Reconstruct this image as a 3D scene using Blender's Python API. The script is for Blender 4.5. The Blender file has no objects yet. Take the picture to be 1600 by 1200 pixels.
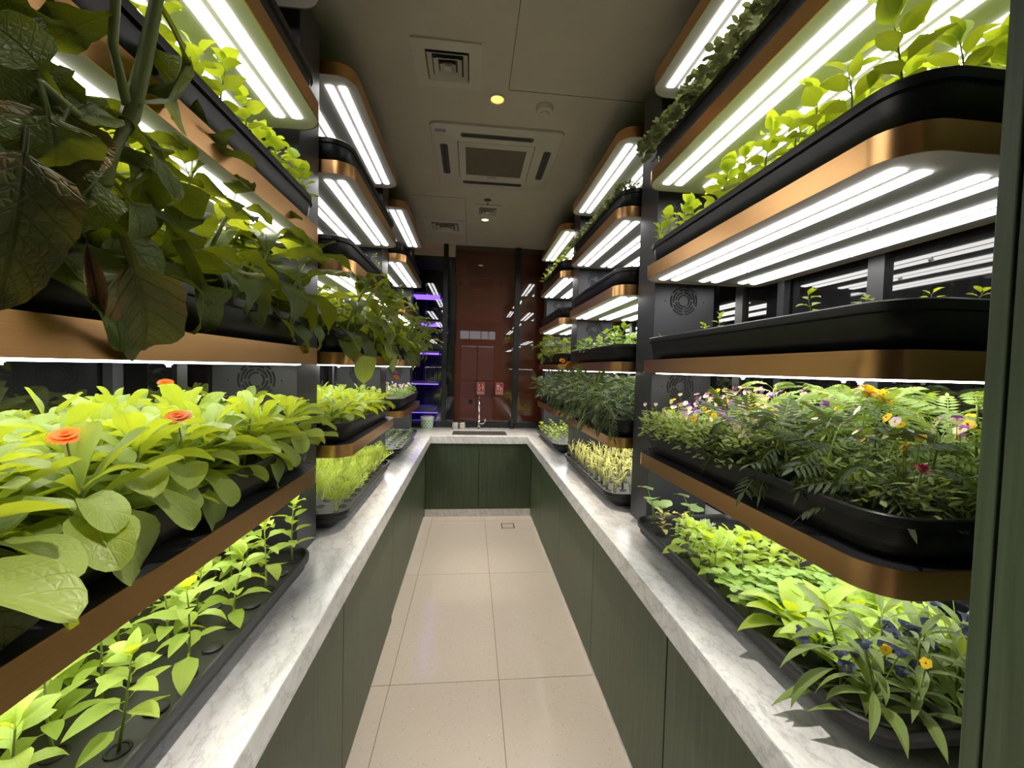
import bpy, bmesh, math, random
from mathutils import Vector, Matrix
PI = math.pi
rnd = random.Random(11)
sc = bpy.context.scene
COL = sc.collection

# ------------------------------------------------------------------ camera
F_PX, YAW, PITCH, ROLL, EYE = 638.68, .1003, -.0367, .0253, 1.749
def make_camera():
    cy, sy, cp, sp = math.cos(YAW), math.sin(YAW), math.cos(PITCH), math.sin(PITCH)
    f = Vector((sy*cp, cy*cp, sp)); r = Vector((cy, -sy, 0)); u = r.cross(f)
    r2 = r*math.cos(ROLL) + u*math.sin(ROLL); u2 = -r*math.sin(ROLL) + u*math.cos(ROLL)
    cd = bpy.data.cameras.new('camera'); cd.sensor_fit = 'HORIZONTAL'; cd.sensor_width = 36
    cd.lens = F_PX/1600*36; cd.clip_start = .02; cd.clip_end = 60
    o = bpy.data.objects.new('camera', cd); COL.objects.link(o)
    m = Matrix((r2, u2, -f)).transposed().to_4x4(); m.translation = (0, 0, EYE)
    o.matrix_world = m; sc.camera = o
make_camera()
# ------------------------------------------------------------------ world, exposure
w = bpy.data.worlds.new('daylight'); sc.world = w; w.use_nodes = True
w.node_tree.nodes['Background'].inputs[0].default_value = (.75, .85, .95, 1)
w.node_tree.nodes['Background'].inputs[1].default_value = 2.0
sc.view_settings.view_transform = 'Standard'; sc.view_settings.look = 'None'
sc.view_settings.exposure = 0.3; sc.view_settings.gamma = 1.0; sc.view_settings.use_curve_mapping = False
sc.cycles.max_bounces = 9; sc.cycles.diffuse_bounces = 5; sc.cycles.glossy_bounces = 4
sc.cycles.transparent_max_bounces = 12; sc.cycles.transmission_bounces = 6
sc.cycles.caustics_reflective = False; sc.cycles.caustics_refractive = False
sc.cycles.sample_clamp_indirect = 6.0
TUBE_STRENGTH = 8.0
DOWN_W = 250.0

# ------------------------------------------------------------------ material helpers
def _new(name):
    m = bpy.data.materials.new(name); m.use_nodes = True
    nt = m.node_tree; b = nt.nodes['Principled BSDF']
    return m, nt, b
def plain(name, col, rough=.5, metal=0.0, spec=.5, ior=None):
    m, nt, b = _new(name)
    b.inputs['Base Color'].default_value = (*col, 1); b.inputs['Roughness'].default_value = rough
    b.inputs['Metallic'].default_value = metal; b.inputs['Specular IOR Level'].default_value = spec
    if ior: b.inputs['IOR'].default_value = ior
    return m
def emit(name, col, s):
    m = bpy.data.materials.new(name); m.use_nodes = True; nt = m.node_tree; nt.nodes.clear()
    e = nt.nodes.new('ShaderNodeEmission'); o = nt.nodes.new('ShaderNodeOutputMaterial')
    e.inputs[0].default_value = (*col, 1); e.inputs[1].default_value = s
    nt.links.new(e.outputs[0], o.inputs[0]); return m
def N(nt, t, **kw):
    n = nt.nodes.new(t)
    for k, v in kw.items(): setattr(n, k, v)
    return n
def math_(nt, op, a, b=None, c=None):
    n = N(nt, 'ShaderNodeMath', operation=op)
    for i, v in enumerate((a, b, c)):
        if v is None: continue
        if isinstance(v, (int, float)): n.inputs[i].default_value = v
        else: nt.links.new(v, n.inputs[i])
    return n.outputs[0]
def mixc(nt, fac, a, b, blend='MIX'):
    n = N(nt, 'ShaderNodeMix', data_type='RGBA', blend_type=blend)
    for i, v in ((0, fac), (6, a), (7, b)):
        if isinstance(v, (int, float)): n.inputs[i].default_value = v
        elif isinstance(v, tuple): n.inputs[i].default_value = (*v, 1)
        else: nt.links.new(v, n.inputs[i])
    return n.outputs[2]
def ramp(nt, fac, stops):
    n = N(nt, 'ShaderNodeValToRGB'); cr = n.color_ramp
    while len(cr.elements) < len(stops): cr.elements.new(.5)
    for e, (p, c) in zip(cr.elements, stops): e.position = p; e.color = (*c, 1)
    nt.links.new(fac, n.inputs[0]); return n.outputs[0]
def coords(nt, scale, kind='Object'):
    t = N(nt, 'ShaderNodeTexCoord'); mp = N(nt, 'ShaderNodeMapping'); mp.inputs['Scale'].default_value = scale
    nt.links.new(t.outputs[kind], mp.inputs[0]); return mp.outputs[0]
def noise(nt, vec, scale, detail=4, dist=0.0, rough=.55):
    n = N(nt, 'ShaderNodeTexNoise'); n.inputs['Scale'].default_value = scale; n.inputs['Detail'].default_value = detail
    n.inputs['Distortion'].default_value = dist; n.inputs['Roughness'].default_value = rough
    nt.links.new(vec, n.inputs['Vector']); return n.outputs['Fac']

def leaf_mat(name, c1, c2, vein, trans_col, trans=.42, nveins=9, rough=.42, dead=None, bump=.35):
    m, nt, b = _new(name); L = nt.links
    uv = N(nt, 'ShaderNodeTexCoord'); sp = N(nt, 'ShaderNodeSeparateXYZ'); L.new(uv.outputs['UV'], sp.inputs[0])
    a = math_(nt, 'ABSOLUTE', math_(nt, 'MULTIPLY_ADD', sp.outputs[0], 2.0, -1.0))
    t = sp.outputs[1]
    ph = math_(nt, 'FRACT', math_(nt, 'MULTIPLY_ADD', a, -1.9, math_(nt, 'MULTIPLY', t, float(nveins))))
    tri = math_(nt, 'ABSOLUTE', math_(nt, 'SUBTRACT', ph, .5))          # 0 on vein
    side = math_(nt, 'SUBTRACT', 1.0, math_(nt, 'MULTIPLY', tri, 13.0)); side = math_(nt, 'MAXIMUM', side, 0.0)
    mid = math_(nt, 'MAXIMUM', math_(nt, 'SUBTRACT', 1.0, math_(nt, 'MULTIPLY', a, 13.0)), 0.0)
    v = math_(nt, 'MAXIMUM', math_(nt, 'MULTIPLY', side, .55), mid)
    oi = N(nt, 'ShaderNodeObjectInfo')
    nz = noise(nt, coords(nt, (1, 1, 1)), 22.0, 3)
    fac = math_(nt, 'MULTIPLY_ADD', nz, .6, math_(nt, 'MULTIPLY_ADD', oi.outputs['Random'], .8, -.22))
    fac = math_(nt, 'MINIMUM', math_(nt, 'MAXIMUM', fac, 0.0), 1.0)
    col = mixc(nt, fac, c1, c2); col = mixc(nt, math_(nt, 'MULTIPLY', v, .42), col, vein)
    if dead:
        nd = noise(nt, coords(nt, (1, 1, 1)), 11.0, 4)
        d = ramp(nt, nd, [(.42, (0, 0, 0)), (.6, (1, 1, 1))]); col = mixc(nt, d, col, dead)
    L.new(col, b.inputs['Base Color']); b.inputs['Roughness'].default_value = rough
    b.inputs['Specular IOR Level'].default_value = .35
    bp = N(nt, 'ShaderNodeBump'); bp.inputs['Strength'].default_value = bump; bp.inputs['Distance'].default_value = .004
    vo = N(nt, 'ShaderNodeTexVoronoi', feature='DISTANCE_TO_EDGE'); vo.inputs['Scale'].default_value = 9.0
    mpv = N(nt, 'ShaderNodeMapping'); mpv.inputs['Scale'].default_value = (1.0, 1.7, 1); L.new(uv.outputs['UV'], mpv.inputs[0]); L.new(mpv.outputs[0], vo.inputs['Vector'])
    cr = math_(nt, 'MINIMUM', math_(nt, 'MULTIPLY', vo.outputs['Distance'], 5.0), 1.0)
    hgt = math_(nt, 'MULTIPLY_ADD', nz, .4, math_(nt, 'MULTIPLY_ADD', v, -.8, math_(nt, 'MULTIPLY', cr, .22))); L.new(hgt, bp.inputs['Height']); L.new(bp.outputs[0], b.inputs['Normal'])
    tr = N(nt, 'ShaderNodeBsdfTranslucent')
    tc = mixc(nt, math_(nt, 'MULTIPLY', v, .5), mixc(nt, fac, trans_col, tuple(x*.8 for x in trans_col)), tuple(x*.45 for x in trans_col))
    L.new(tc, tr.inputs[0])
    mx = N(nt, 'ShaderNodeMixShader'); mx.inputs[0].default_value = trans
    L.new(b.outputs[0], mx.inputs[1]); L.new(tr.outputs[0], mx.inputs[2])
    L.new(mx.outputs[0], nt.nodes['Material Output'].inputs[0]); return m
def soft_mat(name, col, trans=.35, rough=.5):
    m, nt, b = _new(name); oi = N(nt, 'ShaderNodeObjectInfo')
    f = math_(nt, 'MULTIPLY', oi.outputs['Random'], 1.0)
    c = mixc(nt, f, tuple(x*.75 for x in col), tuple(min(1, x*1.2) for x in col))
    nt.links.new(c, b.inputs['Base Color']); b.inputs['Roughness'].default_value = rough; b.inputs['Specular IOR Level'].default_value = .3
    tr = N(nt, 'ShaderNodeBsdfTranslucent'); nt.links.new(c, tr.inputs[0])
    mx = N(nt, 'ShaderNodeMixShader'); mx.inputs[0].default_value = trans
    nt.links.new(b.outputs[0], mx.inputs[1]); nt.links.new(tr.outputs[0], mx.inputs[2])
    nt.links.new(mx.outputs[0], nt.nodes['Material Output'].inputs[0]); return m

def marble():
    m, nt, b = _new('veined_marble')
    v = coords(nt, (1, 1, 1)); v2 = coords(nt, (2.6, 1.3, 1.6))
    n1 = noise(nt, v2, 3.4, 9, 1.6, .66); n2 = noise(nt, coords(nt, (3.0, 1.2, 2.0)), 16, 7, 1.4, .7); n3 = noise(nt, v, 3.0, 4, .5)
    wv = N(nt, 'ShaderNodeTexWave', wave_type='BANDS', bands_direction='DIAGONAL'); wv.inputs['Scale'].default_value = 3.4
    wv.inputs['Distortion'].default_value = 9; wv.inputs['Detail'].default_value = 8; wv.inputs['Detail Scale'].default_value = 2.6; wv.inputs['Detail Roughness'].default_value = .7
    nt.links.new(v2, wv.inputs['Vector'])
    veins = ramp(nt, wv.outputs['Fac'], [(0, (1, 1, 1)), (.03, (.5, .5, .5)), (.16, (0, 0, 0))])
    base = ramp(nt, n1, [(.28, (.48, .48, .475)), (.46, (.64, .635, .62)), (.7, (.76, .75, .73))])
    col = mixc(nt, math_(nt, 'MULTIPLY', veins, math_(nt, 'MULTIPLY', n3, .75)), base, (.27, .265, .26))
    spk = ramp(nt, n2, [(.54, (0, 0, 0)), (.70, (1, 1, 1))])
    col = mixc(nt, math_(nt, 'MULTIPLY', spk, .5), col, (.33, .32, .31))
    nt.links.new(col, b.inputs['Base Color']); b.inputs['Roughness'].default_value = .2; return m
def green_wood():
    m, nt, b = _new('green_stained_wood')
    v = coords(nt, (26, 26, 1.1)); n1 = noise(nt, v, 2.2, 8, .6, .6); n2 = noise(nt, coords(nt, (3, 3, .8)), 1.3, 3)
    c = ramp(nt, n1, [(.3, (.042, .062, .032)), (.55, (.060, .085, .045)), (.75, (.080, .105, .060))])
    c = mixc(nt, math_(nt, 'MULTIPLY', n2, .22), c, (.085, .085, .050))
    nt.links.new(c, b.inputs['Base Color']); b.inputs['Roughness'].default_value = .42; b.inputs['Specular IOR Level'].default_value = .35
    bp = N(nt, 'ShaderNodeBump'); bp.inputs['Strength'].default_value = .12; bp.inputs['Distance'].default_value = .002
    nt.links.new(n1, bp.inputs['Height']); nt.links.new(bp.outputs[0], b.inputs['Normal']); return m
def terrazzo():
    m, nt, b = _new('speckled_floor_tile')
    v = coords(nt, (1, 1, 1), 'Object')
    oi = N(nt, 'ShaderNodeObjectInfo')
    base = mixc(nt, oi.outputs['Random'], (.53, .485, .43), (.57, .525, .47))
    vo = N(nt, 'ShaderNodeTexVoronoi'); vo.inputs['Scale'].default_value = 85; nt.links.new(v, vo.inputs['Vector'])
    sp = ramp(nt, vo.outputs['Distance'], [(.16, (1, 1, 1)), (.24, (0, 0, 0))])
    cr = N(nt, 'ShaderNodeSeparateXYZ'); nt.links.new(vo.outputs['Color'], cr.inputs[0])
    dark = math_(nt, 'LESS_THAN', cr.outputs[0], .22); lite = math_(nt, 'GREATER_THAN', cr.outputs[0], .93)
    c = mixc(nt, math_(nt, 'MULTIPLY', math_(nt, 'MULTIPLY', sp, dark), .75), base, (.20, .17, .14))
    c = mixc(nt, math_(nt, 'MULTIPLY', math_(nt, 'MULTIPLY', sp, lite), .8), c, (.85, .82, .76))
    n1 = noise(nt, v, 60, 3); c = mixc(nt, math_(nt, 'MULTIPLY', n1, .25), c, (.40, .35, .30))
    nt.links.new(c, b.inputs['Base Color']); b.inputs['Roughness'].default_value = .13; b.inputs['Specular IOR Level'].default_value = .5; return m
def copper():
    m, nt, b = _new('brushed_copper')
    n1 = noise(nt, coords(nt, (.8, .8, 120)), 4.0, 3)
    c = mixc(nt, n1, (.66, .36, .145), (.80, .47, .20)); nt.links.new(c, b.inputs['Base Color'])
    b.inputs['Metallic'].default_value = 1.0; b.inputs['Roughness'].default_value = .29
    return m
def glass(name, tint=(1, 1, 1), ior=1.5):
    m = bpy.data.materials.new(name); m.use_nodes = True; nt = m.node_tree; nt.nodes.clear()
    t = N(nt, 'ShaderNodeBsdfTransparent'); t.inputs[0].default_value = (*tint, 1)
    g = N(nt, 'ShaderNodeBsdfGlossy'); g.inputs['Roughness'].default_value = .01
    fr = N(nt, 'ShaderNodeFresnel'); fr.inputs[0].default_value = ior
    mx = N(nt, 'ShaderNodeMixShader'); o = N(nt, 'ShaderNodeOutputMaterial')
    nt.links.new(fr.outputs[0], mx.inputs[0]); nt.links.new(t.outputs[0], mx.inputs[1]); nt.links.new(g.outputs[0], mx.inputs[2])
    nt.links.new(mx.outputs[0], o.inputs[0]); return m
def plaster(name, col, rough=.8):
    m, nt, b = _new(name); n1 = noise(nt, coords(nt, (1, 1, 1)), 3.0, 3)
    nt.links.new(mixc(nt, n1, tuple(x*.93 for x in col), tuple(x*1.05 for x in col)), b.inputs['Base Color']); b.inputs['Roughness'].default_value = rough; return m

M = dict(
    marble=marble(), wood=green_wood(), tile=terrazzo(), copper=copper(),
    grout=plain('brown_grout', (.16, .11, .075), .8), ceiling=plaster('ceiling_paint', (.68, .60, .51)),
    black=plain('black_planter_plastic', (.006, .006, .0062), .38), soil=plain('black_growing_board', (.012, .0125, .012), .5),
    post=plain('charcoal_powder_coat', (.050, .051, .056), .38, .35), hole=plain('dark_slot', (.004, .004, .004), .7),
    house=plain('black_lamp_housing', (.03, .03, .033), .4, .2), white=plain('white_reflector', (.72, .67, .64), .5, 0, .15),
    tube=emit('lamp_tube_glow', (1.0, .985, .955), TUBE_STRENGTH), clip=plain('clear_clip', (.75, .75, .75), .2),
    darkglass=plain('dark_back_glass', (.008, .008, .009), .03, 0, .5, 1.75), frame=plain('black_window_frame', (.012, .014, .014), .35),
    pane=glass('clear_window_pane', (.93, .95, .94), 1.62), doorpane=glass('tinted_door_pane', (.25, .25, .25)),
    red=plain('red_brown_lacquer', (.50, .10, .045), .35), peach=plaster('peach_wall_paint', (.82, .62, .48)),
    dark=plain('dark_room_paint', (.03, .03, .032), .6), wallg=plaster('grey_wall_paint', (.22, .21, .20)),
    steel=plain('brushed_steel', (.62, .60, .57), .26, 1.0), chrome=plain('polished_chrome', (.80, .80, .80), .08, 1.0),
    vent=plaster('vent_white_paint', (.70, .64, .56), .55), ventdark=plain('vent_shadow_gap', (.05, .047, .043), .7),
    grille=plain('ac_grille_brown', (.20, .17, .12), .6), louver=plain('ac_louver_dark', (.07, .07, .065), .5),
    warm=emit('warm_downlight_glow', (1.0, .46, .08), 2.6), warm2=emit('yellow_downlight_glow', (1.0, .80, .34), 2.2),
    purple=emit('purple_grow_glow', (.12, .05, 1.0), 5.0), purplerack=plain('violet_shelf', (.55, .52, .60), .4),
    tin=plain('pale_green_tin', (.62, .78, .60), .4), tinpat=plain('dark_green_lattice', (.04, .16, .07), .5), tinlid=plain('white_tin_lid', (.75, .73, .70), .4),
    sign=plain('red_sign_print', (.40, .012, .012), .4), signw=plain('white_sign_print', (.60, .45, .42), .4),
    stem=soft_mat('green_stem', (.24, .32, .07), .2), stemd=soft_mat('dark_hairy_stem', (.20, .24, .07), .15), stemr=soft_mat('reddish_stem', (.30, .14, .07), .2),
    cal=leaf_mat('calendula_leaf', (.22, .32, .055), (.40, .50, .13), (.55, .62, .22), (.62, .70, .03), .40, 8, .40),
    egg=leaf_mat('crinkled_dark_leaf', (.070, .105, .024), (.125, .17, .036), (.22, .26, .09), (.36, .40, .015), .33, 8, .45, None, .8),
    eggold=leaf_mat('browning_leaf', (.085, .10, .03), (.12, .13, .04), (.19, .19, .08), (.18, .18, .02), .16, 8, .6, (.26, .13, .04), 1.0),
    dry=leaf_mat('dry_brown_leaf', (.20, .12, .05), (.28, .17, .07), (.34, .24, .12), (.2, .1, .03), .15, 8, .7, None, 1.0),
    basil=leaf_mat('bright_basil_leaf', (.32, .48, .06), (.46, .60, .10), (.56, .66, .20), (.68, .76, .03), .42, 6, .35),
    herb=leaf_mat('mint_green_leaf', (.20, .36, .06), (.36, .50, .12), (.5, .6, .22), (.45, .62, .05), .35, 6, .4),
    clover=leaf_mat('clover_leaf', (.24, .40, .07), (.34, .49, .11), (.45, .58, .2), (.46, .62, .05), .35, 5, .4),
    nast=leaf_mat('pale_round_leaf', (.26, .38, .13), (.34, .46, .18), (.52, .60, .34), (.40, .52, .10), .3, 7, .4),
    coleus=leaf_mat('mottled_coleus_leaf', (.42, .42, .12), (.52, .48, .16), (.24, .14, .06), (.5, .45, .06), .3, 7, .45, (.28, .26, .06)),
    lance=leaf_mat('grey_green_lance_leaf', (.16, .24, .06), (.26, .34, .11), (.4, .46, .22), (.38, .46, .05), .34, 5, .45),
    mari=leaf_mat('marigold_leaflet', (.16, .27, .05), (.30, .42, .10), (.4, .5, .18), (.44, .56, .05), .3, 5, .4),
    maridark=leaf_mat('dark_and_shaded_marigold_leaflet', (.048, .075, .028), (.085, .125, .048), (.13, .17, .07), (.14, .18, .03), .22, 5, .5),
    viola=leaf_mat('small_viola_leaf', (.22, .32, .09), (.40, .48, .17), (.5, .55, .26), (.5, .58, .08), .35, 4, .45),
    frill=leaf_mat('frilly_grey_green_leaf', (.17, .21, .10), (.27, .30, .15), (.36, .36, .22), (.34, .36, .10), .3, 4, .5),
    dill=soft_mat('feathery_yellow_green', (.42, .50, .075), .3), silver=soft_mat('silver_feathery', (.42, .50, .30), .3),
    sprout=soft_mat('pale_yellow_sprout', (.72, .70, .22), .35),
    orange=soft_mat('orange_petal', (.85, .16, .004), .3), gold=soft_mat('golden_orange_petal', (1.0, .40, .015), .3), orangec=plain('deep_orange_centre', (.55, .10, .01), .6),
    yellow=soft_mat('yellow_petal', (.90, .60, .02), .3), violet=soft_mat('violet_petal', (.26, .04, .42), .3), lilac=soft_mat('pale_lilac_petal', (.72, .52, .70), .3),
    cream=soft_mat('cream_petal', (.85, .75, .45), .3), pink=soft_mat('crimson_petal', (.60, .02, .12), .3), blue=soft_mat('slate_blue_petal', (.085, .095, .17), .3),
)

# ------------------------------------------------------------------ object helpers
def mesh(name, verts, faces, mats, smooth=False, uvs=None, fmat=None):
    me = bpy.data.meshes.new(name); me.from_pydata(verts, [], faces)
    for mm in (mats if isinstance(mats, (list, tuple)) else [mats]): me.materials.append(mm)
    if smooth: me.polygons.foreach_set('use_smooth', [True]*len(me.polygons))
    if fmat: me.polygons.foreach_set('material_index', fmat)
    if uvs is not None:
        ul = me.uv_layers.new(name='UVMap'); lv = [0]*len(me.loops); me.loops.foreach_get('vertex_index', lv)
        ul.data.foreach_set('uv', [c for i in lv for c in uvs[i]])
    me.update(); return me
def obj(name, me, parent=None, m=None):
    o = bpy.data.objects.new(name, me); COL.objects.link(o)
    if parent is not None: o.parent = parent
    if m is not None: o.matrix_basis = m if isinstance(m, Matrix) else Matrix.Translation(m)
    return o
def tag(o, label, cat, group=None):
    o['label'] = label; o['category'] = cat
    if group: o['group'] = group
    return o
def thing(name, label, cat, loc=(0, 0, 0), rz=0.0, group=None):
    o = bpy.data.objects.new(name, None); o.empty_display_size = .05; COL.objects.link(o)
    o.matrix_basis = Matrix.Translation(loc) @ Matrix.Rotation(rz, 4, 'Z'); return tag(o, label, cat, group)
def struct(name, me, label=None, m=None):
    o = obj(name, me, None, m); o['kind'] = 'structure'
    if label: o['label'] = label
    return o
class MB:
    def __init__(s): s.v = []; s.f = []; s.m = []
    def add(s, vs, fs, mi=0):
        k = len(s.v); s.v += [tuple(p) for p in vs]; s.f += [tuple(i+k for i in q) for q in fs]; s.m += [mi]*len(fs); return s
    def box(s, x0, x1, y0, y1, z0, z1, mi=0):
        return s.add([(x0,y0,z0),(x1,y0,z0),(x1,y1,z0),(x0,y1,z0),(x0,y0,z1),(x1,y0,z1),(x1,y1,z1),(x0,y1,z1)],
                     [(0,3,2,1),(4,5,6,7),(0,1,5,4),(1,2,6,5),(2,3,7,6),(3,0,4,7)], mi)
    def loft(s, loops, closed=True, cap0=False, cap1=False, mi=0):
        n = len(loops[0]); vs = [p for l in loops for p in l]; fs = []
        for i in range(len(loops)-1):
            for j in range(n if closed else n-1):
                a = i*n+j; b = i*n+(j+1) % n; fs.append((a, b, b+n, a+n))
        if cap0: fs.append(tuple(reversed(range(n))))
        if cap1: fs.append(tuple(range((len(loops)-1)*n, len(loops)*n)))
        return s.add(vs, fs, mi)
    def tube(s, pts, rads, n=6, mi=0, cap=True):
        pts = [Vector(p) for p in pts]
        if not isinstance(rads, (list, tuple)): rads = [rads]*len(pts)
        loops = []
        for i, p in enumerate(pts):
            d = (pts[min(i+1, len(pts)-1)] - pts[max(i-1, 0)]).normalized()
            a = d.cross(Vector((0, 0, 1)) if abs(d.z) < .9 else Vector((1, 0, 0))).normalized(); b = d.cross(a)
            loops.append([p + rads[i]*(a*math.cos(2*PI*k/n) + b*math.sin(2*PI*k/n)) for k in range(n)])
        return s.loft(loops, True, cap, cap, mi)
    def lathe(s, prof, n=20, mi=0, cap0=True, cap1=True, c=(0, 0)):
        return s.loft([[(c[0]+r*math.cos(2*PI*k/n), c[1]+r*math.sin(2*PI*k/n), z) for k in range(n)] for r, z in prof], True, cap0, cap1, mi)
    def mesh(s, name, mats, smooth=False): return mesh(name, s.v, s.f, mats, smooth, None, s.m if isinstance(mats, (list, tuple)) else None)
def box_mesh(name, x0, x1, y0, y1, z0, z1, mat, bev=0.0):
    me = MB().box(x0, x1, y0, y1, z0, z1).mesh(name, mat)
    if bev:
        bm = bmesh.new(); bm.from_mesh(me); bmesh.ops.bevel(bm, geom=bm.edges[:], offset=bev, segments=2, affect='EDGES', profile=.5); bm.to_mesh(me); bm.free()
    return me
def rr(x0, x1, y0, y1, r, z, n=6, off=0.0):
    x0 -= off; x1 += off; y0 -= off; y1 += off; r = max(.004, r+off); out = []
    for cx, cy, a0 in ((x1-r, y0+r, -PI/2), (x1-r, y1-r, 0), (x0+r, y1-r, PI/2), (x0+r, y0+r, PI)):
        for k in range(n+1):
            a = a0 + PI/2*k/n; out.append((cx+r*math.cos(a), cy+r*math.sin(a), z))
    return out
def smooth_by_angle(me, deg=35):
    me.polygons.foreach_set('use_smooth', [True]*len(me.polygons))
    bm = bmesh.new(); bm.from_mesh(me)
    for e in bm.edges:
        e.smooth = len(e.link_faces) == 2 and e.calc_face_angle(0) < math.radians(deg)
    bm.to_mesh(me); bm.free(); return me

# ------------------------------------------------------------------ setting
XL, XR, YB, ZC = -1.20, 1.44, 5.46, 3.35
ZW = .96                                   # worktop height
INL, INR, INB = -.445, .666, 4.72          # inner edge of the U-shaped worktop
DL, DR, DB = -.505, .736, 4.78             # cabinet door planes
Y0 = -3.2
fl = struct('floor', box_mesh('floor', XL-.1, XR+.1, Y0, 7.0, -.06, -.004, M['grout']), 'speckled beige polished tile floor')
tile_me = {}
for cx in range(-2, 3):
    for ry in range(-5, 4):
        x0 = .192 + .6*(cx-1); x1 = x0+.6; y0 = 2.2295 + 1.2*ry; y1 = y0+1.2
        x0c, x1c, y0c, y1c = max(x0, XL), min(x1, XR), max(y0, Y0), min(y1, DB+.02 if ry < 3 else DB+.02)
        if x1c-x0c < .02 or y1c-y0c < .02 or x1c < -.62 or x0c > .80: continue
        g = .0016
        key = tuple(round(v, 3) for v in (x1c-x0c, y1c-y0c))
        if key not in tile_me: tile_me[key] = box_mesh('tile', g, key[0]-g, g, key[1]-g, -.02, 0, M['tile'])
        obj('tile', tile_me[key], fl, (x0c, y0c, 0))
ce = struct('ceiling', box_mesh('ceiling', XL-.1, XR+.1, Y0, 7.0, ZC, ZC+.1, M['ceiling']), 'dim warm white plasterboard ceiling')
for a in ((.178, .181, Y0, 2.40, 0), (.181, XR, 2.40, 2.403, 0), (-.09, -.087, 3.95, YB, 0), (-.6, -.09, 3.95, 3.953, 0)):
    obj('seam', box_mesh('seam', a[0], a[1], a[2], a[3], ZC-.0012, ZC+.002, M['ventdark']), ce)
struct('wall_left', box_mesh('wall_left', XL-.1, XL, Y0, 7.0, 0, ZC, M['dark']), 'dark wall behind the left racks')
struct('wall_right', box_mesh('wall_right', XR, XR+.1, Y0, 7.0, 0, ZC, M['dark']), 'dark wall behind the right racks')
struct('wall_far', box_mesh('wall_far', XL, XR, 6.9, 7.0, 0, ZC, M['dark']), 'dark wall beyond the glass partition')
# dark reflective glass behind the racks, in panes between mullions
n_win = 1
for side, xg, ys in (('left', XL, (-.9, .5, 1.1, 1.79, 2.55, 3.28, 4.0, 4.76, 5.4)), ('right', XR, (-.6, .55, 1.32, 2.06, 2.8, 3.55, 4.3, 5.05, 5.4))):
    s = 1 if side == 'left' else -1
    for a, b in zip(ys, ys[1:]):
        wo = struct(f'window_{n_win}', box_mesh('glass', min(xg, xg+s*.012), max(xg, xg+s*.012), a+.03, b-.03, ZW+.01, 3.2, M['darkglass']), f'dark reflective glass behind the {side} racks'); n_win += 1
        obj('mullion', box_mesh('mullion', min(xg, xg+s*.03), max(xg, xg+s*.03), b-.03, b+.03, ZW+.01, 3.2, M['frame']), wo)
# glass partition at the far end
def partition(x0, x1, zb=1.02, zt=3.345):
    global n_win
    wo = struct(f'window_{n_win}', box_mesh('pane', x0, x1, YB-.006, YB+.006, zb, zt, M['pane']), 'clear glass pane of the far partition'); n_win += 1
    return wo
wa = partition(-1.14, -.385); wb = partition(-.325, .555); wc = partition(.625, XR-.02)
for x0, x1 in ((-.385, -.325), (.555, .625)):
    struct('trim_1' if x0 < 0 else 'trim_2', box_mesh('mullion', x0, x1, YB-.04, YB+.04, ZW, ZC, M['frame'], .003), 'black upright of the far glass partition')
struct('trim_3', box_mesh('rail', XL, XR, YB-.035, YB+.035, ZW, 1.035, M['frame'], .003), 'black bottom rail of the far glass partition')
struct('wall_partition_base', box_mesh('base', XL, XR, YB-.03, YB+.03, 0, ZW, M['dark']), 'dark low wall under the glass partition')
# beyond the glass: red-brown lacquered wall and peach bulkhead
rw = struct('wall_back', box_mesh('wall_back', -.235, XR, 5.70, 5.76, 0, ZC, M['red']), 'red brown lacquered wall behind the glass')
obj('joint', box_mesh('joint', .595, .60, 5.697, 5.70, 0, ZC, M['hole']), rw)
lk = MB(); lk.lathe([(.028, 0), (.028, .008), (.018, .012)], 20); lme = lk.mesh('lock', M['hole'])
obj('lock', lme, rw, Matrix.Translation((.0, 5.70, 1.28)) @ Matrix.Rotation(PI/2, 4, 'X'))
struct('wall_bulkhead', MB().box(-.98, -.386, 5.435, 5.452, 3.19, ZC).box(-.324, -.235, 5.435, 5.452, 3.19, ZC).mesh('bulkhead', M['peach']), 'peach painted bulkhead over the dark opening')
struct('trim_4', box_mesh('jamb', -.30, -.235, 5.6, 5.80, 0, 3.19, M['frame']), 'black jamb left of the red brown wall')
# entrance behind the viewer: seen only as a reflection
rear = MB()
for a in ((XL-.1, -.40, 0, ZC), (.80, XR+.1, 0, ZC), (-.40, .80, 3.02, ZC), (-.40, .80, 2.50, 2.74)): rear.box(a[0], a[1], Y0-.1, Y0, a[2], a[3])
struct('wall_entrance', rear.mesh('wall_entrance', M['wallg']), 'grey wall around the entrance')
d1 = struct('door_1', box_mesh('pane', -.36, .76, Y0-.06, Y0-.05, 0, 2.48, M['doorpane']), 'tinted glass entrance door')
for x in (-.40, .18, .76): obj('stile', box_mesh('stile', x, x+.04, Y0-.09, Y0-.02, 0, 2.50, M['frame']), d1)
obj('rail', box_mesh('rail', -.4, .8, Y0-.09, Y0-.02, 1.28, 1.33, M['frame']), d1)
t1 = struct(f'window_{n_win}', box_mesh('pane', -.40, .80, Y0-.06, Y0-.055, 2.74, 3.02, M['pane']), 'bright transom window above the entrance')
for x in (-.10, .30, .55): obj('bar', box_mesh('bar', x, x+.025, Y0-.08, Y0-.03, 2.74, 3.02, M['frame']), t1)

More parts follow.
